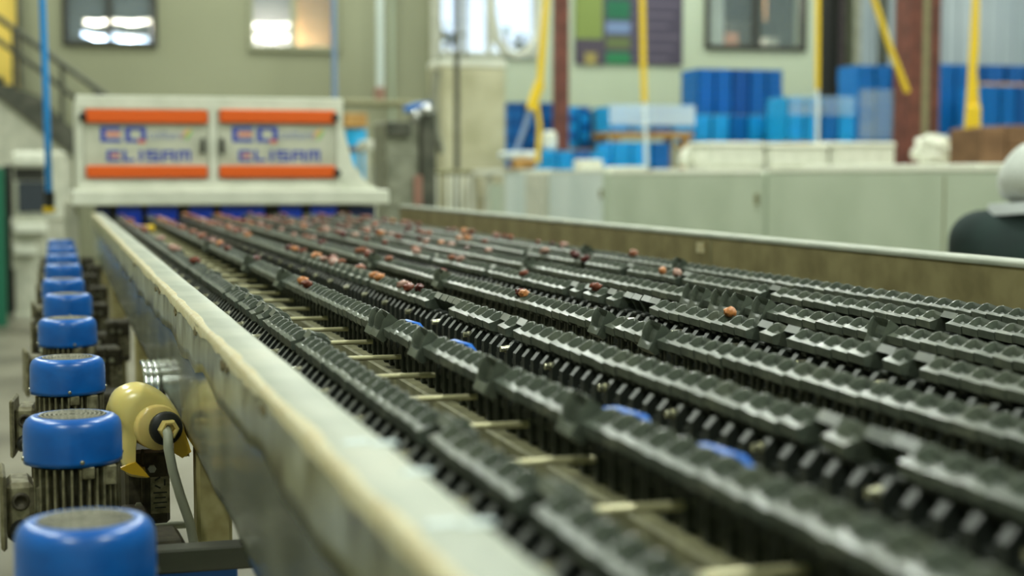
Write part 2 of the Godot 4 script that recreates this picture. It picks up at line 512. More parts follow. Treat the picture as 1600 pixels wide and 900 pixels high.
		l.light_color = Color(0.8, 0.9, 1.0) if q[4] else Color(1, 0.97, 0.88)
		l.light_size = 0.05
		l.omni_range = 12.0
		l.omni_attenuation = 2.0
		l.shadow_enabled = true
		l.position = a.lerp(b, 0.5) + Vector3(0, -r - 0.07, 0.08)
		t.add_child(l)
	var ol := thing("added_office_glow", "unseen warm tube added to brighten the office behind the window with the pale curtain", "lamp", Vector3((H[3][0] + H[3][1]) * 0.5, 4.5, Z - 1.2))  # unseen source added to brighten the office behind this window
	part("tube", func_tube([Vector3(-0.5, 0, 0), Vector3(0.5, 0, 0)], 0.04, 10), M.glow_warm, ol)
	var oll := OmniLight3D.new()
	oll.name = "added_glow_light"
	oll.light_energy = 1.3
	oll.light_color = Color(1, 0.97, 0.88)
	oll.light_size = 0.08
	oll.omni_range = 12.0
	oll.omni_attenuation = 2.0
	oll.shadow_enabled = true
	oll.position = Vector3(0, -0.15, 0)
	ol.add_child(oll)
	# outside the bright window
	struct("ground_outside", span(MB.new(), Vector3(-10, -0.3, -26.4), Vector3(20, -0.05, -60)), mat(c8(150, 148, 135), 0.9))
	for q: Array in [[700, 58, 26, 0, "dark tree crown outside the bright window, beside its frame"], [814, 66, 22, 0, "dark tree crown outside the bright window, behind the drooping hose"], [791, 48, 11, 1, "bright green treetop outside the bright window, above the drooping hose"], [842, 45, 10, 0, "small dark treetop outside the bright window, by the yellow strap"]]:
		var p := at(q[0], q[1], -32.0 - (6.0 if q[3] else 0.0) + (4.0 if q[0] > 830 else 0.0))
		var r: float = q[2] * 0.0132
		var t := thing("tree", q[4], "tree", Vector3(p.x, 0, p.z))
		var tr := MB.new()
		tr.tube([Vector3(0, -0.1, 0), Vector3(0, p.y, 0)], 0.08, 8, true, 0.05)
		part("trunk", tr, M.wood, t)
		var cr := MB.new()
		for k in 60:
			var d := Vector3(rng.randfn(), rng.randfn() * 0.7, rng.randfn()).normalized() * r * rng.randf_range(0.3, 0.95)
			var s := r * rng.randf_range(0.2, 0.34)
			var bs := Basis.from_euler(Vector3(rng.randf() * TAU, rng.randf() * TAU, 0))
			cr.box(Vector3(0, p.y, 0) + d, Vector3(s, s * 0.15, s * 0.8), 0.0, bs)
		part("crown", cr, M.bush if q[3] else mat(c8(44, 56, 48), 0.8), t)

# ---------------------------------------------------------------- the conveyor
const ROWP := 0.245
const LIP := -0.169

func kz(k: float) -> float:
	return -(0.5 + 0.032 * k)

func cup_mesh(seed_: int, W := 0.0212, rise := 0.0) -> ArrayMesh:
	var r := RandomNumberGenerator.new()
	r.seed = seed_
	var m := MB.new()
	var n := 10
	var L := 0.0302
	var j := r.randf_range(-0.0006, 0.0006)
	var top := func(u: float, v: float) -> Vector3:
		var base := lerpf(lerpf(0.0006, -0.0006, v), lerpf(0.0078 + rise, 0.0050 + rise * 0.7, v), u) + j * v
		base += 0.0022 * sin(PI * clampf((u - 0.4) / 0.6, 0, 1)) * (1.0 - 0.7 * v)
		var du := smoothstep(0.26, 0.42, u) * (1.0 - smoothstep(0.88, 0.97, u))
		var dv := smoothstep(0.06, 0.15, v) * (1.0 - smoothstep(0.88, 0.95, v))
		var deep := 0.0085 * du * dv
		deep += 0.003 * smoothstep(0.26, 0.3, u) * (1.0 - smoothstep(0.42, 0.5, u)) * smoothstep(0.35, 0.5, v) * (1.0 - smoothstep(0.7, 0.8, v))
		return Vector3(u * W, base - deep, (v - 0.5) * L)
	var us := [0.0, 0.04, 0.16, 0.27, 0.35, 0.43, 0.55, 0.7, 0.86, 0.93, 1.0]
	var vs := [0.0, 0.06, 0.13, 0.21, 0.4, 0.6, 0.75, 0.86, 0.93, 1.0]
	for i in us.size() - 1:
		for k in vs.size() - 1:
			m.quad(top.call(us[i], vs[k + 1]), top.call(us[i + 1], vs[k + 1]), top.call(us[i + 1], vs[k]), top.call(us[i], vs[k]))
	# left face, slightly leaning
	for k in vs.size() - 1:
		var a: Vector3 = top.call(0.0, vs[k])
		var b: Vector3 = top.call(0.0, vs[k + 1])
		m.quad(Vector3(0.0012, a.y - 0.0085, a.z), Vector3(0.0012, b.y - 0.0085, b.z), b, a)
	# right wing: rounded down
	var wing := func(t: float, v: float) -> Vector3:
		var p: Vector3 = top.call(1.0, v)
		return p + Vector3(0.002 * sin(t * PI * 0.5), -0.024 * (1.0 - cos(t * PI * 0.5)), 0)
	for i in 5:
		for k in vs.size() - 1:
			m.quad(wing.call(i / 5.0, vs[k + 1]), wing.call((i + 1) / 5.0, vs[k + 1]), wing.call((i + 1) / 5.0, vs[k]), wing.call(i / 5.0, vs[k]), 2)
	# end walls
	for e in 2:
		var v := float(e)
		var prof := []
		prof.append(top.call(0.0, v) + Vector3(0.0012, -0.0085, 0))
		for u: float in us:
			prof.append(top.call(u, v))
		for i in 5:
			prof.append(wing.call((i + 1) / 5.0, v))
		var low: Vector3 = top.call(0.6, v)
		prof.append(Vector3(0.016, -0.0125, low.z))
		var poly := PackedVector2Array()
		for p: Vector3 in prof:
			poly.append(Vector2(p.x, p.y))
		var idx := Geometry2D.triangulate_polygon(poly)
		for t in range(0, idx.size(), 3):
			m.out(prof[idx[t]], prof[idx[t + 1]], prof[idx[t + 2]], Vector3(0.015, -0.004, 0))
	return m.mesh()

func finger_mesh() -> ArrayMesh:
	var m := MB.new()
	# the sloped finger plate
	m.prism(PackedVector2Array([Vector2(0.013, -0.0105), Vector2(0.0062, -0.0125), Vector2(-0.0025, -0.0225), Vector2(-0.0025, -0.05), Vector2(0.018, -0.05), Vector2(0.018, -0.0095)]), -0.0068, 0.0036)
	# body and pin lugs behind
	m.box(Vector3(0.0185, -0.032, 0), Vector3(0.013, 0.036, 0.031), 0.002)
	m.box(Vector3(0.008, -0.034, 0.0095), Vector3(0.012, 0.007, 0.011), 0.001)
	m.box(Vector3(0.013, -0.0125, 0.0085), Vector3(0.012, 0.0045, 0.012), 0.001)
	return m.mesh()

func hlink_mesh() -> ArrayMesh:
	var m := MB.new()
	m.box(Vector3(0.026, -0.028, -0.0098), Vector3(0.014, 0.04, 0.0062), 0.0012)
	m.box(Vector3(0.027, -0.026, 0.0062), Vector3(0.012, 0.036, 0.0058), 0.0012)
	m.box(Vector3(0.0265, -0.027, -0.0018), Vector3(0.01, 0.007, 0.012), 0.001)
	m.box(Vector3(0.027, -0.044, 0.0125), Vector3(0.01, 0.008, 0.007), 0.001)
	m.box(Vector3(0.0395, -0.028, 0), Vector3(0.013, 0.038, 0.0312), 0.002)
	m.box(Vector3(0.015, -0.011, 0), Vector3(0.014, 0.005, 0.01), 0.001)
	return m.mesh()

var date_spots := []

func lanes() -> void:
	var small_cups := [cup_mesh(1), cup_mesh(2), cup_mesh(3)]
	var tall_cups := [cup_mesh(1, 0.0242, 0.002), cup_mesh(2, 0.0242, 0.002), cup_mesh(3, 0.0242, 0.002)]
	var fm := finger_mesh()
	var hm := hlink_mesh()
	var tippedB := [[54, 49, 45, 43, 41, 33, 15, 8, 66, 74, 90], [47, 46, 45, 44, 37, 35, 13, 11, 10, 60, 62, 64, 66, 68, 70, 72, 74, 76, 78, 80, 83], [50, 47, 45, 44, 43, 42, 32, 30, 24, 22, 52, 66, 79], [47, 33, 57, 65, 72, 84]]
	var raisedA := [[38, 37, 31, 23, 16, 76, 62, 101], [36, 31, 60, 77], [46, 45, 43, 42, 41, 39, 30, 70], [66, 82]]
	var words := ["first lane of black tipping cups, along the pale near rail", "second lane of black tipping cups, counted from the pale near rail", "third lane of black tipping cups, counted from the pale near rail", "fourth lane of black tipping cups, along the tan far side plate"]
	var N0 := -8
	var NEAR := 96
	var N1 := 184
	for li in 4:
		var xb := 0.2265 + ROWP * li
		var xa := 0.342 + ROWP * li
		var base := Vector3(xb, CY - 0.235, 0)
		var t := thing("cup_lane", words[li], "conveyor lane", base, "lanes of tipping cups")
		var lip := LIP + 0.235
		var far_cup := []
		var far_finger := []
		var far_h := []
		for row in 2:
			var dx := 0.0 if row == 0 else xa - xb
			var cups: Array = small_cups if li == 0 and row == 0 else tall_cups
			for k in range(N0, N1):
				var p := Vector3(dx + rng.randf_range(-0.0005, 0.0005), lip + rng.randf_range(-0.0005, 0.0005), kz(k))
				var bs := Basis.from_euler(Vector3(rng.randf_range(-0.02, 0.02), rng.randf_range(-0.015, 0.015), rng.randf_range(-0.02, 0.02)))
				var xf := Transform3D(bs, p)
				var lk := Transform3D(Basis(), Vector3(dx, lip, kz(k)))
				if row == 0 and tippedB[li].has(k):
					var R := Basis(Vector3(0, 0, 1), deg_to_rad(-45 + rng.randf_range(-4, 4)))
					xf = Transform3D(R, p + Vector3(0.0175, 0.0115, 0))
				elif row == 1 and raisedA[li].has(k):
					var piv := Vector3(0.012, -0.009, 0)
					var R := Basis(Vector3(0, 0, 1), deg_to_rad(46 + rng.randf_range(-3, 3))).scaled(Vector3(1.18, 1.18, 1.0))
					xf = Transform3D(R, p + piv - R * piv + Vector3(-0.003, 0.002, 0))
				if k < NEAR:
					part("cup", cups[rng.randi() % 3], M.cup_worn if rng.randf() < 0.25 else M.cup, t, xf)
					part("finger_link" if row == 0 else "chain_link", fm if row == 0 else hm, M.link if row == 0 else M.link_h, t, lk)
				else:
					far_cup.append(xf)
					(far_finger if row == 0 else far_h).append(lk)
		many("distant_cups", tall_cups[0] if li else small_cups[0], M.cup_worn, far_cup, t)
		many("distant_fingers", fm, M.link, far_finger, t)
		many("distant_links", hm, M.link_h, far_h, t)
		# the rods of a lane
		var rm := MB.new()
		rm.tube([Vector3(0.01, 0, 0), Vector3(xa - xb + 0.036, 0, 0)], 0.0029, 10)
		var rmesh := rm.mesh()
		var pm := MB.new()
		pm.tube([Vector3(-0.0085, 0, 0), Vector3(0.02, 0, 0)], 0.0034, 12)
		pm.tube([Vector3(-0.003, 0, 0), Vector3(0.02, 0, 0)], 0.0043, 12)
		var pmesh := pm.mesh()
		var z: float = 0.383 - [0.0, 0.04, 0.09, 0.02][li]
		while z < 6.3:
			var r := part("rod", rmesh, M.rod, t, Transform3D(Basis(), Vector3(0, 0.035, -z)))
			part("rod_end", pmesh, M.steel_pin, r, Transform3D(Basis(), Vector3(0, 0.0095, 0.0)))
			z += 0.16
		# wear strips that the chains ride on
		part("wear_strip", span(MB.new(), Vector3(0.0, 0.017, 0.3), Vector3(0.012, -0.03, -6.4), 0.002), M.strip, t)
		part("wear_strip", span(MB.new(), Vector3(xa - xb + 0.007, 0.018, 0.3), Vector3(xa - xb + 0.05, -0.005, -6.4), 0.002), M.strip, t)
		if li == 0:
			# blue trip tongues behind the raised cups
			for k: float in [38.0, 31.0, 16.2, 11.2]:
				var b := MB.new()
				var zz := kz(k)
				var q := [Vector3(0.150, 0.060, zz - 0.06), Vector3(0.153, 0.067, zz - 0.02), Vector3(0.160, 0.066, zz + 0.02), Vector3(0.166, 0.055, zz + 0.034), Vector3(0.167, 0.046, zz + 0.038)]
				for i in 4:
					var s := Vector3(0.004, 0.001, 0)
					var up := Vector3(0, 0.0015, 0)
					b.outq(q[i] + up, q[i] + s + up, q[i + 1] + s + up, q[i + 1] + up, (q[i] + q[i + 1]) * 0.5, 1)
					b.outq(q[i] - up, q[i] + s - up, q[i + 1] + s - up, q[i + 1] - up, (q[i] + q[i + 1]) * 0.5)
					b.outq(q[i] + up, q[i] - up, q[i + 1] - up, q[i + 1] + up, (q[i] + q[i + 1]) * 0.5 + s)
					b.outq(q[i] + up + s, q[i] - up + s, q[i + 1] - up + s, q[i + 1] + up + s, (q[i] + q[i + 1]) * 0.5)
				part("blue_tongue", b, M.bright_blue, t)

func many(called: String, mesh: Mesh, m: Material, xfs: Array, parent: Node3D) -> void:
	var mm := MultiMesh.new()
	mm.transform_format = MultiMesh.TRANSFORM_3D
	var am: Mesh = mesh.duplicate()
	am.surface_set_material(0, m)
	mm.mesh = am
	mm.instance_count = xfs.size()
	for i in xfs.size():
		mm.set_instance_transform(i, xfs[i])
	var o := MultiMeshInstance3D.new()
	o.multimesh = mm
	o.material_override = m
	o.name = called
	o.set_meta("kind", "stuff")
	parent.add_child(o, true)

func frame() -> void:
	var n := FastNoiseLite.new()
	n.seed = 5
	n.frequency = 2.2
	n.fractal_octaves = 3
	var t := thing("conveyor_frame", "long pale steel conveyor frame with worn cream rail edge and tan far side plate", "conveyor", Vector3(0.138, 0, 0))
	var Z0 := 0.35
	var Z1 := -6.25
	var segs := 220
	# outer side plate, dented sheet
	var m := MB.new()
	var hs := [-0.198, -0.2, -0.21, -0.222, -0.235, -0.25, -0.265, -0.28, -0.292, -0.302, -0.305]
	var pl := func(i: int, h: float) -> Vector3:
		var z := lerpf(Z0, Z1, float(i) / segs)
		var d := 0.0034 * n.get_noise_2d(z * 1.1, h * 3.0) * clampf((-0.19 - h) * 20.0, 0.0, 1.0)
		return Vector3(d + (0.012 if h < -0.304 else 0.0) + maxf(-0.2 - h, 0.0) * 0.03, CY + h, z)
	for i in segs:
		for j in hs.size() - 1:
			m.quad(pl.call(i, hs[j]), pl.call(i, hs[j + 1]), pl.call(i + 1, hs[j + 1]), pl.call(i + 1, hs[j]), 1)
	part("side_plate", m, M.rail_side, t)
	# pale scuffed band above it, tone and wavy lower edge shaped after the plate's reflection
	m = MB.new()
	var bp := func(i: int, j: int) -> Vector3:
		var z := lerpf(Z0, Z1, float(i) / segs)
		var low := -0.203 + 0.014 * n.get_noise_1d(z * 1.7)
		var h: float = lerpf(-0.1535, low, j / 4.0)
		var d := 0.0012 * n.get_noise_2d(z * 2.0, h * 6.0)
		return Vector3(d - (0.0015 if j < 5 else -0.003), CY + (h if j < 5 else low), z)
	for i in segs:
		for j in 5:
			m.quad(bp.call(i, j), bp.call(i, j + 1), bp.call(i + 1, j + 1), bp.call(i + 1, j), 1)
	part("side_reflection_band", m, M.rail_band, t)
	# top flange with rounded inner edge
	m = MB.new()
	var prof := [Vector2(0.0, -0.1535), Vector2(0.001, -0.151), Vector2(0.0035, -0.15), Vector2(0.033, -0.15), Vector2(0.0375, -0.1508), Vector2(0.0395, -0.153), Vector2(0.04, -0.158), Vector2(0.04, -0.185), Vector2(0.036, -0.185), Vector2(0.036, -0.158), Vector2(0.003, -0.156)]
	for i in segs:
		var za := lerpf(Z0, Z1, float(i) / segs)
		var zb := lerpf(Z0, Z1, float(i + 1) / segs)
		for j in prof.size() - 1:
			var f := func(v: Vector2, z: float) -> Vector3: return Vector3(v.x, CY + v.y + 0.0008 * n.get_noise_2d(z * 1.5, v.x * 8.0), z)
			m.quad(f.call(prof[j], za), f.call(prof[j], zb), f.call(prof[j + 1], zb), f.call(prof[j + 1], za), 1)
	part("top_flange", m, M.rail_top, t)
	# the worn edge: a thin crust of old cream paint over the outer corner
	m = MB.new()
	var n2 := FastNoiseLite.new()
	n2.seed = 9
	n2.frequency = 6.0
	n2.fractal_octaves = 3
	segs = 700
	var pr := []
	for i in segs + 1:
		var z := lerpf(Z0, Z1, float(i) / segs)
		var w := 0.0058 + 0.0036 * n2.get_noise_1d(z) + 0.002 * n.get_noise_1d(z * 2.0)
		var h := 0.0056 + 0.0060 * n2.get_noise_1d(z + 40.0) + 0.0026 * n.get_noise_1d(z * 2.0 + 9.0)
		w = maxf(w, 0.0012)
		h = maxf(h, 0.001)
		var b := 0.0002 * n2.get_noise_1d(z * 1.3 + 80.0)
		pr.append([Vector3(w, CY - 0.1499, z), Vector3(0.0026, CY - 0.1494 + b, z), Vector3(-0.0018 + b, CY - 0.1522, z), Vector3(-0.0026, CY - 0.1535 - h, z)])
	for i in segs:
		for j in 3:
			m.quad(pr[i][j], pr[i][j + 1], pr[i + 1][j + 1], pr[i + 1][j], 1)
	part("worn_edge", m, M.worn, t)
	# dark scuffs where the paint has broken away
	for q: Array in [[-1.08, -0.164, 0.018], [-1.32, -0.163, 0.02], [-1.36, -0.166, 0.014], [-1.62, -0.162, 0.02], [-1.9, -0.164, 0.018], [-2.2, -0.162, 0.03], [-2.28, -0.164, 0.02], [-2.9, -0.163, 0.03]]:
		m = MB.new()
		var pts := PackedVector2Array()
		for k in 9:
			var a := TAU * k / 9.0
			pts.append(Vector2(cos(a) * q[2] * rng.randf_range(0.5, 1.0), sin(a) * 0.006 * rng.randf_range(0.5, 1.1)))
		m.prism(pts, -0.0006, 0.0006, Transform3D(Basis(Vector3.UP, -PI / 2), Vector3(-0.0022, CY + q[1], q[0])))
		part("scuff", m, mat(c8(112, 100, 66), 0.7), t)
	# far side plate with its pale lip
	var XR := 1.300 - 0.138
	part("far_plate", span(MB.new(), Vector3(XR, CY - 0.125, Z0), Vector3(XR + 0.006, CY - 0.34, -6.0)), M.rail_inner, t)
	m = MB.new()
	var lp := [Vector2(-0.003, -0.131), Vector2(-0.004, -0.126), Vector2(-0.0015, -0.1225), Vector2(0.002, -0.1215), Vector2(0.036, -0.1215), Vector2(0.04, -0.1235), Vector2(0.04, -0.14)]
	for j in lp.size() - 1:
		m.quad(Vector3(XR + lp[j].x, CY + lp[j].y, Z0), Vector3(XR + lp[j + 1].x, CY + lp[j + 1].y, Z0), Vector3(XR + lp[j + 1].x, CY + lp[j + 1].y, -6.0), Vector3(XR + lp[j].x, CY + lp[j].y, -6.0), 1)
	m.quad(Vector3(XR + 0.04, CY - 0.14, Z0), Vector3(XR - 0.003, CY - 0.131, Z0), Vector3(XR - 0.003, CY - 0.131, -6.0), Vector3(XR + 0.04, CY - 0.14, -6.0))
	part("far_lip", m, M.rail_top, t)
	part("rating_plate", span(MB.new(), Vector3(XR - 0.002, CY - 0.143, -3.04), Vector3(XR + 0.001, CY - 0.165, -3.0)), M.worn, t)
	part("plate_seam", span(MB.new(), Vector3(XR - 0.001, CY - 0.131, -2.97), Vector3(XR + 0.001, CY - 0.2, -2.965)), M.strip, t)
	# bottom of the trough, posts and cross bars
	part("trough_bottom", span(MB.new(), Vector3(0.04, CY - 0.36, Z0), Vector3(XR, CY - 0.37, -6.2)), M.tray, t)
	part("trough_side", span(MB.new(), Vector3(0.034, CY - 0.19, Z0), Vector3(0.04, CY - 0.36, -6.2)), M.tray, t)
	for k in 5:
		var z := -0.4 - 1.4 * k
		for s in 2:
			part("post", span(MB.new(), Vector3(0.012 + (XR - 0.005) * s, 0.0, z), Vector3(0.052 + (XR - 0.005) * s, CY - 0.2, z - 0.05), 0.004), M.post, t)
		part("cross_bar", span(MB.new(), Vector3(0.03, CY - 0.40, z - 0.01), Vector3(XR + 0.02, CY - 0.37, z - 0.05), 0.003), M.steel_dark, t)
	# pale return rollers seen between the rods
	var rr := MB.new()
	rr.tube([Vector3(0.08, 0, 0), Vector3(XR - 0.02, 0, 0)], 0.011, 10)
	var rm := rr.mesh()
	for k in 38:
		part("return_roller", rm, M.alu_dark, t, Transform3D(Basis(), Vector3(0, CY - 0.325, -0.35 - 0.155 * k)))
	var br := MB.new()
	br.box(Vector3.ZERO, Vector3(0.03, 0.05, 0.012), 0.003)
	br.box(Vector3(0.012, 0.02, 0.012), Vector3(0.014, 0.012, 0.03), 0.003)
	var bm := br.mesh()
	for q: Array in [[1010, 806], [1034, 836], [1066, 862], [832, 648], [856, 668], [905, 716], [925, 742], [730, 592], [676, 560], [628, 530], [1140, 905]]:
		var d := ray(q[0], q[1])
		var p := d * (-0.262 / d.y)
		part("roller_bracket", bm, M.rod if q[0] % 3 else M.white, t, Transform3D(Basis.from_euler(Vector3(rng.randf_range(-0.5, 0.5), rng.randf_range(-0.8, 0.8), rng.randf_range(0.1, 0.7))), p + Vector3(-0.138, CY, 0)))
	for q: Array in [[556, 691], [600, 693], [652, 738], [690, 818], [746, 818]]:  # whitish slivers imitating bright highlights on the rail top
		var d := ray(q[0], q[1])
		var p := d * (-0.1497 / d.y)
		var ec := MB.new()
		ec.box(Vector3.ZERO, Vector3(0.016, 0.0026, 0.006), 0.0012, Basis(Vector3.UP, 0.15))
		part("rail_glint", ec, M.film, t, Transform3D(Basis(), p + Vector3(-0.138, CY, 0)))
	part("inner_rail", span(MB.new(), Vector3(0.1, CY - 0.26, Z0), Vector3(0.12, CY - 0.3, -6.2), 0.002), M.steel_dark, t)
	for i in 3:
		part("inner_rail", span(MB.new(), Vector3(0.1 + 0.245 * (i + 1), CY - 0.28, Z0), Vector3(0.12 + 0.245 * (i + 1), CY - 0.32, -6.2), 0.002), M.steel_dark, t)

func block_letter(which: String) -> Array:   # strokes [x0, y0, x1, y1, red] in a cell 1 wide and 1 high
	match which:
		"E":
			return [[0.0, 0.0, 0.24, 1.0, 0], [0.24, 0.76, 1.0, 1.0, 0], [0.3, 0.39, 0.95, 0.61, 1], [0.24, 0.0, 1.0, 0.22, 0]]
		"Q":
			return [[0.0, 0.0, 0.24, 1.0, 0], [0.24, 0.78, 0.76, 1.0, 0], [0.76, 0.12, 1.0, 1.0, 0], [0.24, 0.0, 0.62, 0.22, 0], [0.62, -0.06, 0.98, 0.2, 1]]
		"L":
			return [[0.0, 0.0, 0.26, 1.0, 0], [0.26, 0.0, 0.9, 0.24, 0]]
		"I":
			return [[0.05, 0.0, 0.6, 1.0, 0]]
		"S":
			return [[0.0, 0.78, 1.0, 1.0, 0], [0.0, 0.4, 0.26, 0.78, 0], [0.26, 0.4, 1.0, 0.6, 0], [0.74, 0.0, 1.0, 0.4, 0], [0.0, 0.0, 0.74, 0.2, 0]]
		"A":
			return [[0.0, 0.0, 0.24, 1.0, 0], [0.24, 0.78, 0.76, 1.0, 0], [0.76, 0.0, 1.0, 1.0, 0], [0.24, 0.36, 0.76, 0.54, 0]]
		"M":
			return [[0.0, 0.0, 0.2, 1.0, 0], [0.2, 0.78, 0.8, 1.0, 0], [0.4, 0.1, 0.6, 0.78, 0], [0.8, 0.0, 1.0, 1.0, 0]]
	return []

func logo_word(word: String, x0: float, x1: float, y0: float, y1: float, z: float, parent: Node3D, mb: Material) -> void:
	var total := 0.0
	for i in word.length():
		total += 0.45 if word[i] == "I" else 1.0
	var pen := x0
	for i in word.length():
		var cell := (x1 - x0) / total * (0.45 if word[i] == "I" else 1.0)
		var blue := MB.new()
		var red := MB.new()
		var has_red := false
		for s: Array in block_letter(word[i]):
			var a := Vector3(pen + cell * s[0] * 0.84, lerpf(y0, y1, s[1]), z)
			var b := Vector3(pen + cell * s[2] * 0.84, lerpf(y0, y1, s[3]), z + 0.0015)
			span(red if s[4] else blue, a, b)
			has_red = has_red or s[4] == 1
		var o := part("letter", blue, mb, parent)
		if has_red:
			part("letter_accent", red, M.logo_red, o)
		pen += cell

func cabinet() -> void:
	var Z := -6.3
	var t := thing("sorting_cabinet", "white sorting cabinet with orange striped twin doors at the end of the conveyor", "cabinet", Vector3(0.6, CY - 0.13, Z))
	var o := t.position
	var rel := func(x: float, y: float, dz := 0.0) -> Vector3: return at(x, y, Z) - o + Vector3(0, 0, dz)
	var tl: Vector3 = rel.call(118, 148)
	var br: Vector3 = rel.call(537, 300)
	part("body", span(MB.new(), Vector3(tl.x, 0.05, -0.012), Vector3(br.x, tl.y, -0.85), 0.008), M.white, t)
	# raised frame round the doors
	var fr := MB.new()
	var d1: Vector3 = rel.call(129, 170)
	var d2: Vector3 = rel.call(327, 281)
	var d3: Vector3 = rel.call(339, 170)
	var d4: Vector3 = rel.call(526, 281)
	var dt: float = d1.y
	var db: float = d2.y
	span(fr, Vector3(tl.x, dt, 0), Vector3(br.x, tl.y, -0.012), 0.003)
	span(fr, Vector3(tl.x, 0.03, 0), Vector3(br.x, db, -0.012), 0.003)
	span(fr, Vector3(tl.x, db, 0), Vector3(d1.x, dt, -0.012), 0.003)
	span(fr, Vector3(d2.x, db, 0), Vector3(d3.x, dt, -0.012), 0.003)
	span(fr, Vector3(d4.x, db, 0), Vector3(br.x, dt, -0.012), 0.003)
	part("door_frame", fr, M.white, t)
	for i in 2:
		var px: float = 130.0 if i == 0 else 340.0
		var l: Vector3 = d1 if i == 0 else d3
		var r: Vector3 = d2 if i == 0 else d4
		var dm := MB.new()
		span(dm, Vector3(l.x + 0.003, db + 0.003, -0.004), Vector3(r.x - 0.003, dt - 0.003, -0.012), 0.002)
		var d := part("door", dm, M.white_dim, t)
		var st := MB.new()
		for q: Array in [[173, 192], [259, 278]]:
			var a: Vector3 = rel.call(px + (5 if i == 0 and q[0] > 200 else 3), q[1])
			var b: Vector3 = rel.call(px + (194 if i == 0 else 184), q[0])
			part("orange_stripe", span(MB.new(), Vector3(a.x, a.y, 0.012), Vector3(b.x, b.y, -0.004), 0.006), M.orange, d)
		var hx: float = 317.0 if i == 0 else 347.0
		var h1: Vector3 = rel.call(hx - 3, 240)
		var h2: Vector3 = rel.call(hx + 3, 216)
		part("handle", span(MB.new(), Vector3(h1.x, h1.y, 0.016), Vector3(h2.x, h2.y, -0.004), 0.003), M.dark, d)
		var a: Vector3 = rel.call(px + 27 - i * 4, 222)
		var b: Vector3 = rel.call(px + 104 - i * 4, 198)
		logo_word("EQ", a.x, b.x, a.y, b.y, -0.004, d, M.logo_blue)
		a = rel.call(px + 37 - i * 4, 252)
		b = rel.call(px + 172 - i * 8, 235)
		logo_word("ELISAM", a.x, b.x, a.y, b.y, -0.004, d, M.logo_blue)
		# the small word and the leaf beside the big letters
		var tm := TextMesh.new()
		var sf := SystemFont.new()
		sf.font_names = PackedStringArray(["Droid Sans"])
		tm.font = sf
		tm.text = "colture"
		tm.font_size = 24
		tm.pixel_size = 0.0019
		tm.depth = 0.001
		tm.horizontal_alignment = HORIZONTAL_ALIGNMENT_LEFT
		a = rel.call(px + 101 - i * 4, 211)
		part("lettering", tm, M.logo_grey, d, Transform3D(Basis(), Vector3(a.x, a.y, -0.003)))
		for s in 2:
			var lf := MB.new()
			var c: Vector3 = rel.call(px + 158 + s * 6 - i * 4, 210 + 3 * s)
			lf.prism(PackedVector2Array([Vector2(-0.018, -0.02), Vector2(0.004, -0.008), Vector2(0.024, 0.016), Vector2(0.03, 0.026), Vector2(0.006, 0.018), Vector2(-0.012, 0.002)]), -0.004, -0.003, Transform3D(Basis().scaled(Vector3(1.0 - 0.3 * s, 1, 1)), Vector3(c.x, c.y, 0)))
			part("logo_leaf", lf, M.logo_green if s else mat(c8(232, 186, 130), 0.5), d)
	var kb := MB.new()
	for q: Array in [[129, 182], [523, 184], [526, 270]]:
		var p: Vector3 = rel.call(q[0], q[1])
		var k := MB.new()
		k.lathe([Vector2(0, 0.0), Vector2(0.015, 0.0), Vector2(0.015, 0.02), Vector2(0.01, 0.025), Vector2(0, 0.025)], 14, Transform3D(Basis(Vector3.RIGHT, PI / 2), p))
		part("hinge_knob", k, M.black, t)
	# sill beam and gusset
	var s0: Vector3 = rel.call(116, 322)
	var s1: Vector3 = rel.call(606, 296)
	part("sill_beam", span(MB.new(), Vector3(s0.x - 0.01, s0.y, 0.03), Vector3(s1.x, s1.y, -0.5), 0.006), M.white, t)
	var g0: Vector3 = rel.call(537, 200)
	var g1: Vector3 = rel.call(596, 296)
	var gs := MB.new()
	var gp := PackedVector2Array()
	for q: Array in [[537, 300], [602, 300], [574, 286], [553, 258], [543, 222], [537, 200]]:
		var p: Vector3 = rel.call(q[0], q[1])
		gp.append(Vector2(p.x, p.y))
	gs.prism(gp, -0.05, -0.01)
	part("gusset", gs, M.white, t)
	for x: float in [tl.x + 0.03, br.x - 0.06, s1.x - 0.05]:
		part("leg", span(MB.new(), Vector3(x - 0.03 - (0.05 if x < 0 else -0.06), -t.position.y, -0.42), Vector3(x + 0.03 - (0.05 if x < 0 else -0.06), s0.y + 0.01, -0.48), 0.004), M.white_dim, t)
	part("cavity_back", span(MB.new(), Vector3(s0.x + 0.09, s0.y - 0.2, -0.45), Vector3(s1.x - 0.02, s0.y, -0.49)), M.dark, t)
	for q: Array in [[150, 171, 1], [184, 221, 0], [231, 277, 0], [297, 333, 0], [346, 414, 0], [438, 472, 0], [487, 527, 0], [548, 587, 1]]:
		var a: Vector3 = rel.call(q[0], 352)
		var b: Vector3 = rel.call(q[1], 321)
		var c := MB.new()
		c.prism(PackedVector2Array([Vector2(a.x, a.y), Vector2(b.x, a.y), Vector2(b.x, b.y), Vector2(a.x, b.y)]), -0.02, -0.014)
		part("flap", c, M.flap_dark if q[2] else M.flap, t)

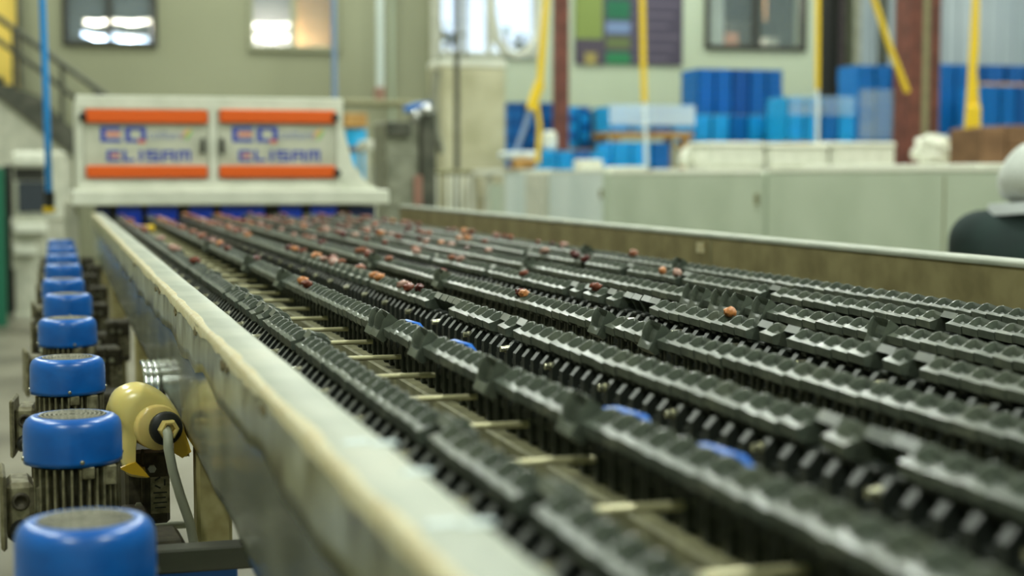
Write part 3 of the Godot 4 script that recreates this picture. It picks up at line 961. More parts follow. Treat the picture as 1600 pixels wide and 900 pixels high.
# ---------------------------------------------------------------- gear motors
func make_motor() -> Node3D:
	var t := thing("gear_motor", "x", "gear motor", Vector3.ZERO, "gear motors in a row beside the conveyor")
	var cap := MB.new()
	cap.lathe([Vector2(0.0455, 0.163), Vector2(0.049, 0.163), Vector2(0.0493, 0.168), Vector2(0.049, 0.196), Vector2(0.0482, 0.2015), Vector2(0.046, 0.206), Vector2(0.0425, 0.209), Vector2(0.038, 0.2102), Vector2(0.034, 0.2102), Vector2(0.034, 0.208), Vector2(0.0, 0.208)], 36)
	var cover := part("fan_cover", cap, M.blue, t)
	var gr := MB.new()
	for k in 7:
		var r0 := 0.004 + 0.0045 * k
		gr.lathe([Vector2(r0, 0.2085), Vector2(r0 + 0.0018, 0.2085), Vector2(r0 + 0.0018, 0.2108), Vector2(r0, 0.2108), Vector2(r0, 0.2085)], 24)
	for k in 12:
		var a := TAU * k / 12.0
		gr.box(Vector3(cos(a) * 0.019, 0.2095, -sin(a) * 0.019), Vector3(0.031, 0.0016, 0.0016), 0.0, Basis(Vector3.UP, a))
	part("grille", gr, M.grille, cover)
	for k in 4:
		var a := -PI / 2 + 0.12 + k * PI / 2
		var s := MB.new()
		s.lathe([Vector2(0.0, -0.002), Vector2(0.0024, -0.002), Vector2(0.0022, 0.0012), Vector2(0.001, 0.0018), Vector2(0, 0.0018)], 10, Transform3D(Basis(Vector3(sin(a), 0, cos(a)).normalized(), 0) * Basis(Vector3.UP, a) * Basis(Vector3(0, 0, 1), -PI / 2), Vector3(cos(a) * 0.0493, 0.1685, -sin(a) * 0.0493)))
		part("screw", s, M.bolt, cover)
	var body := MB.new()
	body.lathe([Vector2(0, 0.095), Vector2(0.039, 0.095), Vector2(0.039, 0.164), Vector2(0, 0.164)], 24)
	var bo := part("finned_body", body, M.alu_dark, t)
	var fin := MB.new()
	for k in 34:
		var a := TAU * k / 34.0
		if absf(angle_difference(a, PI)) < 0.45:
			continue
		fin.box(Vector3(cos(a) * 0.0425, 0.1295, -sin(a) * 0.0425), Vector3(0.009, 0.064, 0.0026), 0.0006, Basis(Vector3.UP, a))
	part("fins", fin, M.alu, bo).set_meta("kind", "stuff")
	var lug := MB.new()
	lug.box(Vector3(0.012, 0.157, 0.0445), Vector3(0.012, 0.012, 0.006), 0.001)
	lug.box(Vector3(0.034, 0.152, 0.032), Vector3(0.012, 0.02, 0.01), 0.001)
	part("foot_lug", lug, M.alu, bo)
	var fl := MB.new()
	fl.lathe([Vector2(0, 0.08), Vector2(0.051, 0.08), Vector2(0.052, 0.083), Vector2(0.052, 0.092), Vector2(0.05, 0.096), Vector2(0, 0.096)], 32)
	part("flange", fl, M.alu, t)
	var gb := MB.new()
	gb.box(Vector3(0.034, 0.044, 0), Vector3(0.15, 0.072, 0.085), 0.006)
	gb.box(Vector3(0.034, 0.044, 0.045), Vector3(0.12, 0.055, 0.006), 0.002)
	gb.box(Vector3(0.034, 0.003, 0), Vector3(0.16, 0.012, 0.1), 0.002)
	var g := part("gearbox", gb, M.alu_dark, t)
	for q: Array in [[-0.02, 0.026], [-0.02, 0.062], [0.074, 0.026], [0.074, 0.062]]:
		var s := MB.new()
		s.lathe([Vector2(0.0, 0), Vector2(0.003, 0), Vector2(0.003, 0.007), Vector2(0.0052, 0.007), Vector2(0.0052, 0.012), Vector2(0, 0.012)], 8, Transform3D(Basis(Vector3.RIGHT, PI / 2), Vector3(q[0], q[1], 0.047)))
		part("bolt", s, M.bolt, g)
	var db := MB.new()
	db.box(Vector3(0.098, 0.084, -0.265), Vector3(0.052, 0.09, 0.07), 0.004)
	db.box(Vector3(0.092, 0.084, -0.228), Vector3(0.004, 0.094, 0.006), 0.001)
	db.box(Vector3(0.08, 0.05, -0.14), Vector3(0.03, 0.03, 0.19), 0.004)
	var dr := part("drive_block", db, M.alu_dark, t)
	for q: Array in [[0.086, 0.112], [0.086, 0.068], [0.102, 0.112]]:
		var s := MB.new()
		s.lathe([Vector2(0, -0.008), Vector2(0.0028, -0.008), Vector2(0.0028, 0.006), Vector2(0.005, 0.006), Vector2(0.005, 0.011), Vector2(0, 0.011)], 6, Transform3D(Basis(Vector3.RIGHT, PI / 2), Vector3(q[0], q[1] - 0.004, -0.228)), -1)
		part("bolt", s, M.bolt, dr)
	part("label_plate", bx(Vector3(0.112, 0.074, -0.2292), Vector3(0.022, 0.044, 0.001)), M.alu, dr)
	var rg := MB.new()
	for k in 3:
		var a := TAU * k / 3.0
		rg.box(Vector3(0.112 + 0.0055 * cos(a), 0.089 + 0.0055 * sin(a), -0.2283), Vector3(0.002, 0.0075, 0.0006), 0.0, Basis(Vector3(0, 0, 1), a))
	for k in 4:
		rg.box(Vector3(0.112, 0.077 - 0.006 * k, -0.2283), Vector3(0.016 - 0.003 * (k % 2), 0.0016, 0.0006))
	part("label_print", rg, M.black, dr)
	var tb := MB.new()
	tb.box(Vector3(-0.053, 0.118, 0), Vector3(0.026, 0.06, 0.06), 0.005)
	tb.box(Vector3(-0.04, 0.118, 0), Vector3(0.02, 0.05, 0.05), 0.002)
	var b := part("terminal_box", tb, M.alu, t)
	var lid := MB.new()
	lid.box(Vector3(-0.0695, 0.12, 0), Vector3(0.006, 0.078, 0.072), 0.0028)
	part("lid", lid, M.alu, b)
	var pl := MB.new()
	pl.lathe([Vector2(0, 0), Vector2(0.009, 0), Vector2(0.009, 0.005), Vector2(0.006, 0.006), Vector2(0.006, 0.003), Vector2(0, 0.003)], 12, Transform3D(Basis(Vector3.RIGHT, PI / 2), Vector3(-0.053, 0.13, 0.03)))
	part("plug", pl, M.alu_dark, b)
	var gl := MB.new()
	gl.lathe([Vector2(0, 0), Vector2(0.011, 0), Vector2(0.011, 0.006), Vector2(0.009, 0.009), Vector2(0.009, 0.014), Vector2(0.005, 0.016), Vector2(0, 0.016)], 12, Transform3D(Basis(Vector3.RIGHT, PI / 2), Vector3(-0.053, 0.101, 0.03)))
	part("cable_gland", gl, M.black, b)
	var cb := MB.new()
	var pts := []
	for p: Vector3 in [Vector3(-0.053, 0.101, 0.04), Vector3(-0.05, 0.0995, 0.06), Vector3(-0.042, 0.092, 0.072), Vector3(-0.034, 0.07, 0.074), Vector3(-0.03, 0.04, 0.068), Vector3(-0.028, 0.0, 0.06), Vector3(-0.028, -0.02, 0.055)]:
		pts.append(p)
	cb.tube(pts, 0.0038, 8)
	part("cable", cb, M.cable, b)
	return t

func motors() -> void:
	var proto := make_motor()
	var zs := [-1.134, -1.638, -2.16, -2.754, -3.315, -3.79, -4.405, -4.95, -5.5, -6.05]
	var xs := [0.016, 0.0125, 0.0115, 0.016, 0.021, 0.0145, 0.018, 0.018, 0.018, 0.018]
	var words := ["big blurred blue gear motor at the lower corner, first of its row", "blue gear motor second in the row, in front of the tan vinyl cover", "blue gear motor third in the row, its grille just behind the tan vinyl cover", "blue gear motor fourth in the row along the conveyor", "blue gear motor fifth in the row along the conveyor", "blue gear motor sixth in the row along the conveyor", "small blue gear motor seventh in the row, off towards the white kiosk", "small blue gear motor eighth in the row, near the white kiosk", "small blue gear motor ninth in the row, below the yellow hose valve", "last and smallest blue gear motor of the row, by the sorting cabinet"]
	for i in zs.size():
		var o: Node3D = proto
		if i > 0:
			o = proto.duplicate()
			o.name = numbered("gear_motor")
			add_child(o, true)
		o.position = Vector3(xs[i], CY - 0.455, zs[i])
		o.rotation.y = [0.0, 0.05, -0.08, 0.1, -0.04, 0.06, 0.0, 0.05, -0.05, 0.0][i]
		o.set_meta("label", words[i])
	proto.get_node("drive_block").free()
	var t := thing("motor_beam", "long grey steel beam that carries the row of blue motors", "beam", Vector3(0.02, 0, -3.3))
	part("beam", span(MB.new(), Vector3(-0.06, CY - 0.456, 3.2), Vector3(0.1, CY - 0.485, -3.1), 0.003), M.steel_dark, t)
	part("skirt", span(MB.new(), Vector3(-0.05, CY - 0.485, 3.2), Vector3(-0.045, CY - 0.56, -3.1)), M.steel_dark, t)
	for k in 4:
		part("leg", span(MB.new(), Vector3(-0.02, 0, 2.6 - 1.8 * k), Vector3(0.03, CY - 0.485, 2.55 - 1.8 * k), 0.003), M.steel_dark, t)

func near_details() -> void:
	# tan vinyl cover over a sensor
	var t := thing("vinyl_cover", "yellowed translucent vinyl cover bent over a cable gland between the blue motors", "cover", Vector3(0.104, CY - 0.33, -1.88))
	var o := t.position
	var P := func(x: float, y: float, z: float) -> Vector3: return at(x, y, z) - o
	var outer := [[230, 745], [196, 738], [186, 700], [186, 664], [170, 638], [180, 610], [215, 597], [252, 612], [276, 640], [290, 676], [296, 712]]
	var inner := [[232, 744], [214, 733], [212, 712], [213, 690], [215, 674], [221, 662], [236, 649], [252, 646], [270, 652], [280, 684], [290, 714]]
	var back := [[222, 716], [196, 700], [178, 680], [168, 656], [166, 636], [182, 608], [216, 598], [250, 612], [272, 636], [284, 660], [290, 690]]
	var m := MB.new()
	var A := []
	for r in 4:
		var row := []
		for i in 11:
			var p: Vector3
			if r == 0:
				p = P.call(inner[i][0], inner[i][1], -1.80)
			elif r == 1:
				p = P.call((inner[i][0] + outer[i][0] * 2) / 3.0, (inner[i][1] + outer[i][1] * 2) / 3.0 - (2 if i > 3 and i < 9 else 0), -1.806)
			elif r == 2:
				p = P.call(outer[i][0], outer[i][1], -1.835)
			else:
				p = P.call(back[i][0], back[i][1], -1.90)
			row.append(p)
		A.append(row)
	var axis: Vector3 = P.call(240, 690, -1.86)
	for r in 4:
		var fine := []
		var src: Array = A[r]
		for i in 10:
			for u in 4:
				var pa: Vector3 = src[maxi(i - 1, 0)]
				var pb: Vector3 = src[i]
				var pc: Vector3 = src[i + 1]
				var pd: Vector3 = src[mini(i + 2, 10)]
				fine.append(pb.cubic_interpolate(pc, pa, pd, u / 4.0))
		fine.append(src[10])
		A[r] = fine
	var B := []
	for r in 3:
		for u in 3:
			var row := []
			for i in 41:
				var pa: Vector3 = A[maxi(r - 1, 0)][i]
				var pb: Vector3 = A[r][i]
				var pc: Vector3 = A[r + 1][i]
				var pd: Vector3 = A[mini(r + 2, 3)][i]
				row.append(pb.cubic_interpolate(pc, pa, pd, u / 3.0))
			B.append(row)
	B.append(A[3])
	A = B
	for r in 9:
		for i in 40:
			m.outq(A[r][i], A[r][i + 1], A[r + 1][i + 1], A[r + 1][i], axis, 1)
			var s := 0.985
			m.outq(axis + (A[r][i] - axis) * s, axis + (A[r][i + 1] - axis) * s, axis + (A[r + 1][i + 1] - axis) * s, axis + (A[r + 1][i] - axis) * s, axis, 2)
	part("sheet", m, M.vinyl, t)
	# folded yellow tips
	m = MB.new()
	var q := [P.call(186, 732, -1.797), P.call(212, 722, -1.797), P.call(224, 734, -1.797), P.call(234, 746, -1.797), P.call(205, 741, -1.797)]
	for i in range(1, 4):
		m.outq(q[0], q[i], q[i + 1], q[0], axis)
	for i in 5:
		var j := (i + 1) % 5
		m.outq(q[i], q[j], q[j] - Vector3(0, 0, 0.006), q[i] - Vector3(0, 0, 0.006), axis)
	part("tip", m, M.vinyl_tip, t)
	m = MB.new()
	q = [P.call(272, 690, -1.797), P.call(281, 656, -1.797), P.call(291, 680, -1.797), P.call(299, 706, -1.797), P.call(285, 716, -1.797), P.call(272, 708, -1.797)]
	for i in range(1, 5):
		m.outq(q[0], q[i], q[i + 1], q[0], axis)
	for i in 6:
		var j := (i + 1) % 6
		m.outq(q[i], q[j], q[j] - Vector3(0, 0, 0.012), q[i] - Vector3(0, 0, 0.012), axis)
	part("tip", m, M.vinyl_tip, t)
	var c: Vector3 = P.call(259, 669, -1.79)
	m = MB.new()
	var ax := Basis(Vector3.RIGHT, PI / 2) * Basis(Vector3(0, 0, 1), -0.25)
	m.lathe([Vector2(0, -0.07), Vector2(0.026, -0.07), Vector2(0.026, -0.006), Vector2(0.024, -0.003), Vector2(0, -0.003)], 24, Transform3D(ax, c + Vector3(-0.006, 0.0, 0)))
	var sn := part("sensor", m, M.vinyl, t)
	m = MB.new()
	m.lathe([Vector2(0, -0.004), Vector2(0.0185, -0.004), Vector2(0.0195, 0.002), Vector2(0.017, 0.006), Vector2(0, 0.006)], 24, Transform3D(ax, c))
	part("seal", m, M.black, sn)
	m = MB.new()
	m.lathe([Vector2(0, 0.005), Vector2(0.0118, 0.005), Vector2(0.0118, 0.013), Vector2(0.0095, 0.015), Vector2(0.007, 0.0145), Vector2(0.0065, 0.009), Vector2(0, 0.009)], 6, Transform3D(ax, c), -1)
	part("gland_nut", m, M.vinyl, sn)
	m = MB.new()
	var pts := [c + Vector3(0, 0, 0.008), c + Vector3(0.001, -0.004, 0.02), P.call(263, 700, -1.765), P.call(270, 735, -1.762), P.call(282, 775, -1.765), P.call(297, 818, -1.775), P.call(303, 850, -1.785), P.call(303, 920, -1.79)]
	m.tube(pts, 0.0055, 10)
	part("cable", m, M.cable, sn)
	var br := MB.new()
	span(br, Vector3(-0.01, 0.03, -0.02), Vector3(0.034, 0.045, -0.04), 0.002)
	part("bracket", br, M.alu_dark, t)
	# cross bar, blue channel and a cream pipe seen under the motors
	solo("cross_bar", span(MB.new(), at(236, 862, -1.55) - at(300, 880, -1.55), at(400, 888, -1.55) + Vector3(0, 0, -0.03) - at(300, 880, -1.55), 0.002), M.steel_dark, "dark steel cross bar below the tan cable, in front of the cream post", "bar", at(300, 880, -1.55))
	solo("blue_channel", span(MB.new(), at(240, 888, -1.56) - at(300, 893, -1.56), at(372, 925, -1.56) + Vector3(0, 0, -0.05) - at(300, 893, -1.56), 0.002), M.bright_blue, "bright blue painted channel beside the first motor, at the picture's bottom edge", "channel", at(300, 893, -1.56))
	solo("cream_pipe", func_tube([at(235, 822, -1.95), at(290, 820, -1.95)], 0.0045), M.cable, "thin pale pipe crossing behind the dark gear box", "pipe")
	# stainless conduits rising beside the cover
	for i in 3:
		var x := 229.0 + 9.0 * i
		solo("conduit", func_tube([at(x + 2, 640, -2.25), at(x, 590, -2.25), at(x - 3, 572, -2.28), at(x - 6, 566, -2.34)], 0.0045), M.chrome, "short bright steel conduit above the tan vinyl cover, %s of three" % ["first", "middle", "last"][i], "conduit", Vector3.ZERO, "steel conduits above the vinyl cover")
	# a clear crumpled sheet hung below the gear boxes
	m = MB.new()
	var n := FastNoiseLite.new()
	n.seed = 3
	n.frequency = 9.0
	var W := func(i: int, j: int) -> Vector3:
		return Vector3(0.07 + 0.05 * i / 12.0, CY - 0.44 - 0.022 * j, -1.98 + 0.03 * n.get_noise_2d(i * 0.05, j * 0.06))
	for i in 12:
		for j in 8:
			m.quad(W.call(i, j + 1), W.call(i + 1, j + 1), W.call(i + 1, j), W.call(i, j), 1)
			m.quad(W.call(i, j) - Vector3(0, 0, 0.001), W.call(i + 1, j) - Vector3(0, 0, 0.001), W.call(i + 1, j + 1) - Vector3(0, 0, 0.001), W.call(i, j + 1) - Vector3(0, 0, 0.001), 1)
	solo("crumpled_sheet", m, M.film, "pale crumpled plastic sheet hanging under the dark gear box", "sheet")

func func_tube(pts: Array, r: float, seg := 10) -> MB:
	var m := MB.new()
	m.tube(pts, r, seg)
	return m

# ---------------------------------------------------------------- the fruit
func date_mesh(sd: int) -> ArrayMesh:
	var n := FastNoiseLite.new()
	n.seed = sd
	n.frequency = 1.1
	n.fractal_octaves = 3
	var m := MB.new()
	var U := 14
	var V := 9
	var P := func(i: int, j: int) -> Vector3:
		var a := TAU * (i % U) / U
		var b := PI * j / V - PI / 2
		var d := Vector3(cos(b) * cos(a), sin(b), cos(b) * sin(a))
		var r := 1.0 + 0.5 * n.get_noise_3dv(d * 1.9) - 0.35 * absf(n.get_noise_3dv(d * 4.0))
		return Vector3(d.x * 0.0078, d.y * 0.0112, d.z * 0.0074) * r
	for i in U:
		for j in V:
			m.outq(P.call(i, j), P.call(i + 1, j), P.call(i + 1, j + 1), P.call(i, j + 1), Vector3.ZERO, 1)
	return m.mesh()

func fruit() -> void:
	var meshes := [date_mesh(1), date_mesh(2), date_mesh(3), date_mesh(4)]
	var put := func(row: int, k: float, dx: float, up: float, c: int, s: float, label: String, group: String) -> void:
		var li := (row - 1) / 2
		var x: float = (0.2265 if row % 2 == 1 else 0.342) + ROWP * li + 0.014 + dx
		var o := MeshInstance3D.new()
		o.mesh = meshes[rng.randi() % 4]
		o.set_surface_override_material(0, M.date[c])
		o.name = numbered("date")
		add_child(o, true)
		o.position = Vector3(x - 0.003, CY + LIP + 0.0085 + up, kz(k))
		o.rotation = Vector3(PI / 2 + rng.randf_range(-0.35, 0.35), rng.randf() * TAU, rng.randf_range(-0.4, 0.4))
		o.scale = Vector3.ONE * s
		tag(o, label, "date", group)
	var near := [
		[3, 52.2, 0.0, 0.0, 0, 1.0, "dark red date, lowest of the cluster on the middle cups beside two shiny ones"],
		[3, 50.6, 0.004, 0.002, 2, 1.0, "dark shiny date standing up in the cluster of three on the middle cups"],
		[3, 53.6, 0.002, 0.0, 4, 1.0, "dusty pink date in the cluster of three on the middle cups"],
		[3, 59.0, 0.002, 0.0, 3, 1.0, "orange brown date lying flat on the cups behind the cluster of three"],
		[3, 60.6, 0.004, 0.0, 3, 0.9, "small orange date beside the one lying flat behind the cluster of three"],
		[2, 55.4, 0.0, 0.0, 0, 1.0, "red brown date on the cups next to the wide gap with cream rods"],
		[2, 57.0, 0.002, 0.001, 3, 1.0, "orange date touching the red one next to the wide gap with cream rods"],
		[4, 61.0, 0.002, 0.001, 0, 1.1, "single red date on the bare cups behind the cluster of three"],
		[4, 46.6, 0.004, 0.0, 3, 1.1, "amber orange date alone on the middle row of cups"],
		[4, 47.4, 0.006, 0.001, 2, 0.9, "dark little date leaning on the amber one on the middle row"],
		[5, 59.6, 0.0, 0.0, 0, 0.9, "reddish date on the tipped cups beyond the amber one"],
		[5, 49.0, 0.003, 0.002, 0, 1.0, "brown date beside the blue edged tipped cups"],
		[5, 35.4, 0.012, 0.003, 3, 1.0, "small amber date glowing by the four raised cups"],
		[7, 58.0, 0.0, 0.0, 4, 1.1, "pale pink date on the lane by the tan far side plate"],
		[7, 60.0, 0.0, 0.0, 3, 1.0, "orange date behind the pale pink one on the lane by the tan far side plate"],
		[1, 74.0, 0.004, 0.004, 0, 1.1, "brown date on the near lane by the cream rods"],
		[1, 89.0, 0.004, 0.004, 4, 1.3, "large dusty date on the near lane beyond the brown one"],
	]
	for q: Array in near:
		put.call(q[0], q[1], q[2], q[3], q[4], q[5] * 0.88, q[6], "")
	for i in 280:
		var row: int = [1, 2, 2, 3, 3, 3, 4, 4, 5, 5, 6, 6, 7, 7, 8, 8][rng.randi() % 16]
		var lo: float = [82.0, 70.0, 66.0, 72.0, 72.0, 76.0, 72.0, 72.0][row - 1]
		var k := lo + (180.0 - lo) * pow(rng.randf(), 0.75)
		put.call(row, k, rng.randf_range(-0.004, 0.016), rng.randf_range(-0.001, 0.005), [0, 0, 1, 1, 2, 3, 4, 4][rng.randi() % 8], rng.randf_range(0.75, 1.15), "brown date among many on the distant cups, in the %s row from the pale rail" % ["first", "second", "third", "fourth", "fifth", "sixth", "seventh", "eighth"][row - 1], "dates on the distant cups, row %d" % row)
	var b := MB.new()
	b.lathe([Vector2(0, -0.012), Vector2(0.016, -0.012), Vector2(0.018, 0.0), Vector2(0.014, 0.01), Vector2(0, 0.012)], 14)
	solo("plastic_disc", b, M.yellow, "bright yellow plastic disc lying on the cream rods near the sorting cabinet", "plastic disc", Vector3(0.31, CY - 0.185, -5.46))

# ---------------------------------------------------------------- the partition
func partition() -> void:
	var X := 4.2
	for q: Array in [[-14.55, -11.68, 0.035, 1, "bluish white partition panel, narrow one at the end beside the white frame"], [-11.62, -8.80, 0.02, 0, "pale green partition panel between two seams in the middle of the partition"], [-8.74, -2.6, 0.03, 0, "long pale green partition panel behind the worker with the hairnet"]]:
		var t := thing("partition_panel", q[4], "partition", Vector3(X, 0, (q[0] + q[1]) * 0.5), "partition panels behind the conveyor")
		part("sheet", span(MB.new(), Vector3(0, 0.03, q[0] - t.position.z), Vector3(0.06, CY + q[2] - 0.02, q[1] - t.position.z), 0.004), M.panel_blue if q[3] else M.panel, t)
		part("top_rail", span(MB.new(), Vector3(-0.004, CY + q[2] - 0.02, q[0] - t.position.z), Vector3(0.064, CY + q[2], q[1] - t.position.z), 0.004), M.white, t)
		part("end_post", span(MB.new(), Vector3(-0.012, 0, q[1] - 0.025 - t.position.z), Vector3(0.07, CY + q[2] - 0.01, q[1] + 0.025 - t.position.z), 0.004), M.panel, t)
		for h: float in [CY - 0.12, CY - 0.5]:
			part("hinge", span(MB.new(), Vector3(-0.02, h, q[1] - 0.09 - t.position.z), Vector3(-0.003, h - 0.07, q[1] - 0.05 - t.position.z), 0.003), M.strip, t)
	part("panel_joint", span(MB.new(), Vector3(-0.003, 0.1, 0), Vector3(0.0, CY - 0.01, -0.012)), M.strip, get_node("partition_panel_002"), Transform3D(Basis(), Vector3(0, 0, -1.08)))
	# white frame table at the far end of the partition
	var t := thing("frame_table", "white tube frame table at the far end of the partition", "table", Vector3(X, 0, -15.2))
	part("table_top", span(MB.new(), Vector3(0, CY + 0.045, -0.75), Vector3(0.5, CY - 0.01, 0.64), 0.006), M.white, t)
	for z: float in [-0.72, -0.1, 0.58]:
		for x: float in [0.0, 0.44]:
			part("leg", span(MB.new(), Vector3(x, 0, z), Vector3(x + 0.06, CY - 0.01, z + 0.06), 0.004), M.white_dim, t)
	part("side_sheet", span(MB.new(), Vector3(0.02, 0.3, 0.0), Vector3(0.03, CY - 0.1, 0.55)), M.panel, t)
	# white sheets and foam lying on the partition rail
	solo("foam_sheet", span(MB.new(), Vector3(-0.05, 0, -0.9), Vector3(0.35, 0.02, 0.9), 0.006), M.white, "white foam sheet lying on the partition below the white crumpled bag", "foam sheet", Vector3(X + 0.06, CY + 0.031, -7.4))

# ---------------------------------------------------------------- the worker
func nets(bones: Array, cell: float, k: float, m: MB, g := 1, xf := Transform3D()) -> void:
	var lo := Vector3.INF
	var hi := -Vector3.INF
	for b: Array in bones:
		var r: float = maxf(b[2], b[3]) + cell * 2.0 + k * 0.3
		for p: Vector3 in [b[0], b[1]]:
			lo = lo.min(p - Vector3.ONE * r)
			hi = hi.max(p + Vector3.ONE * r)
	var n := Vector3i(((hi - lo) / cell).ceil()) + Vector3i.ONE
	var f := PackedFloat32Array()
	f.resize(n.x * n.y * n.z)
	f.fill(1.0)
	for b: Array in bones:
		var r: float = maxf(b[2], b[3]) + cell * 2.5 + k
		var a0 := Vector3i(((Vector3(b[0]).min(b[1]) - Vector3.ONE * r - lo) / cell).floor()).max(Vector3i.ZERO)
		var a1 := Vector3i(((Vector3(b[0]).max(b[1]) + Vector3.ONE * r - lo) / cell).ceil()).min(n - Vector3i.ONE)
		var A: Vector3 = b[0]
		var AB: Vector3 = b[1] - A
		var ll := maxf(AB.length_squared(), 1e-9)
		var ra: float = b[2]
		var rb: float = b[3]
		var sq: Vector3 = b[4] if b.size() > 4 else Vector3.ONE
		for x in range(a0.x, a1.x + 1):
			for y in range(a0.y, a1.y + 1):
				for z in range(a0.z, a1.z + 1):
					var p := lo + Vector3(x, y, z) * cell
					var h := clampf((p - A).dot(AB) / ll, 0.0, 1.0)
					var d := ((p - A - AB * h) * sq).length() - lerpf(ra, rb, h)
					var id := (x * n.y + y) * n.z + z
					var c := f[id]
					var q := maxf(k - absf(c - d), 0.0) / k
					f[id] = minf(c, d) - q * q * k * 0.25
	var vert := {}
	for x in n.x - 1:
		for y in n.y - 1:
			for z in n.z - 1:
				var id := (x * n.y + y) * n.z + z
				var s := 0
				var v := [f[id], f[id + n.y * n.z], f[id + n.z], f[id + n.y * n.z + n.z], f[id + 1], f[id + n.y * n.z + 1], f[id + n.z + 1], f[id + n.y * n.z + n.z + 1]]
				for i in 8:
					if v[i] < 0.0:
						s |= 1 << i
				if s == 0 or s == 255:
					continue
				var sum := Vector3.ZERO
				var c := 0
				for e: Array in EDGES:
					var va: float = v[e[0]]
					var vb: float = v[e[1]]
					if (va < 0.0) != (vb < 0.0):
						var t := va / (va - vb)
						sum += Vector3(e[0] & 1, (e[0] >> 1) & 1, e[0] >> 2).lerp(Vector3(e[1] & 1, (e[1] >> 1) & 1, e[1] >> 2), t)
						c += 1
				vert[id] = xf * (lo + (Vector3(x, y, z) + sum / c) * cell)
	for id: int in vert:
		var z := id % n.z
		var y := (id / n.z) % n.y
		var x := id / (n.y * n.z)
		var sx := n.y * n.z
		var sy := n.z
		if x == 0 or y == 0 or z == 0:
			continue
		for ax in 3:
			var step: int = [sx, sy, 1][ax]
			var u: int = [sy, 1, sx][ax]
			var w: int = [1, sx, sy][ax]
			var a := f[id]
			var b := f[id + step]
			if (a < 0.0) == (b < 0.0):
				continue
			var p0 = vert.get(id)
			var p1 = vert.get(id - u)
			var p2 = vert.get(id - u - w)
			var p3 = vert.get(id - w)
			if p0 == null or p1 == null or p2 == null or p3 == null:
				continue
			if a < 0.0:
				m.quad(p0, p1, p2, p3, g)
			else:
				m.quad(p0, p3, p2, p1, g)

const EDGES := [[0, 1], [2, 3], [4, 5], [6, 7], [0, 2], [1, 3], [4, 6], [5, 7], [0, 4], [1, 5], [2, 6], [3, 7]]

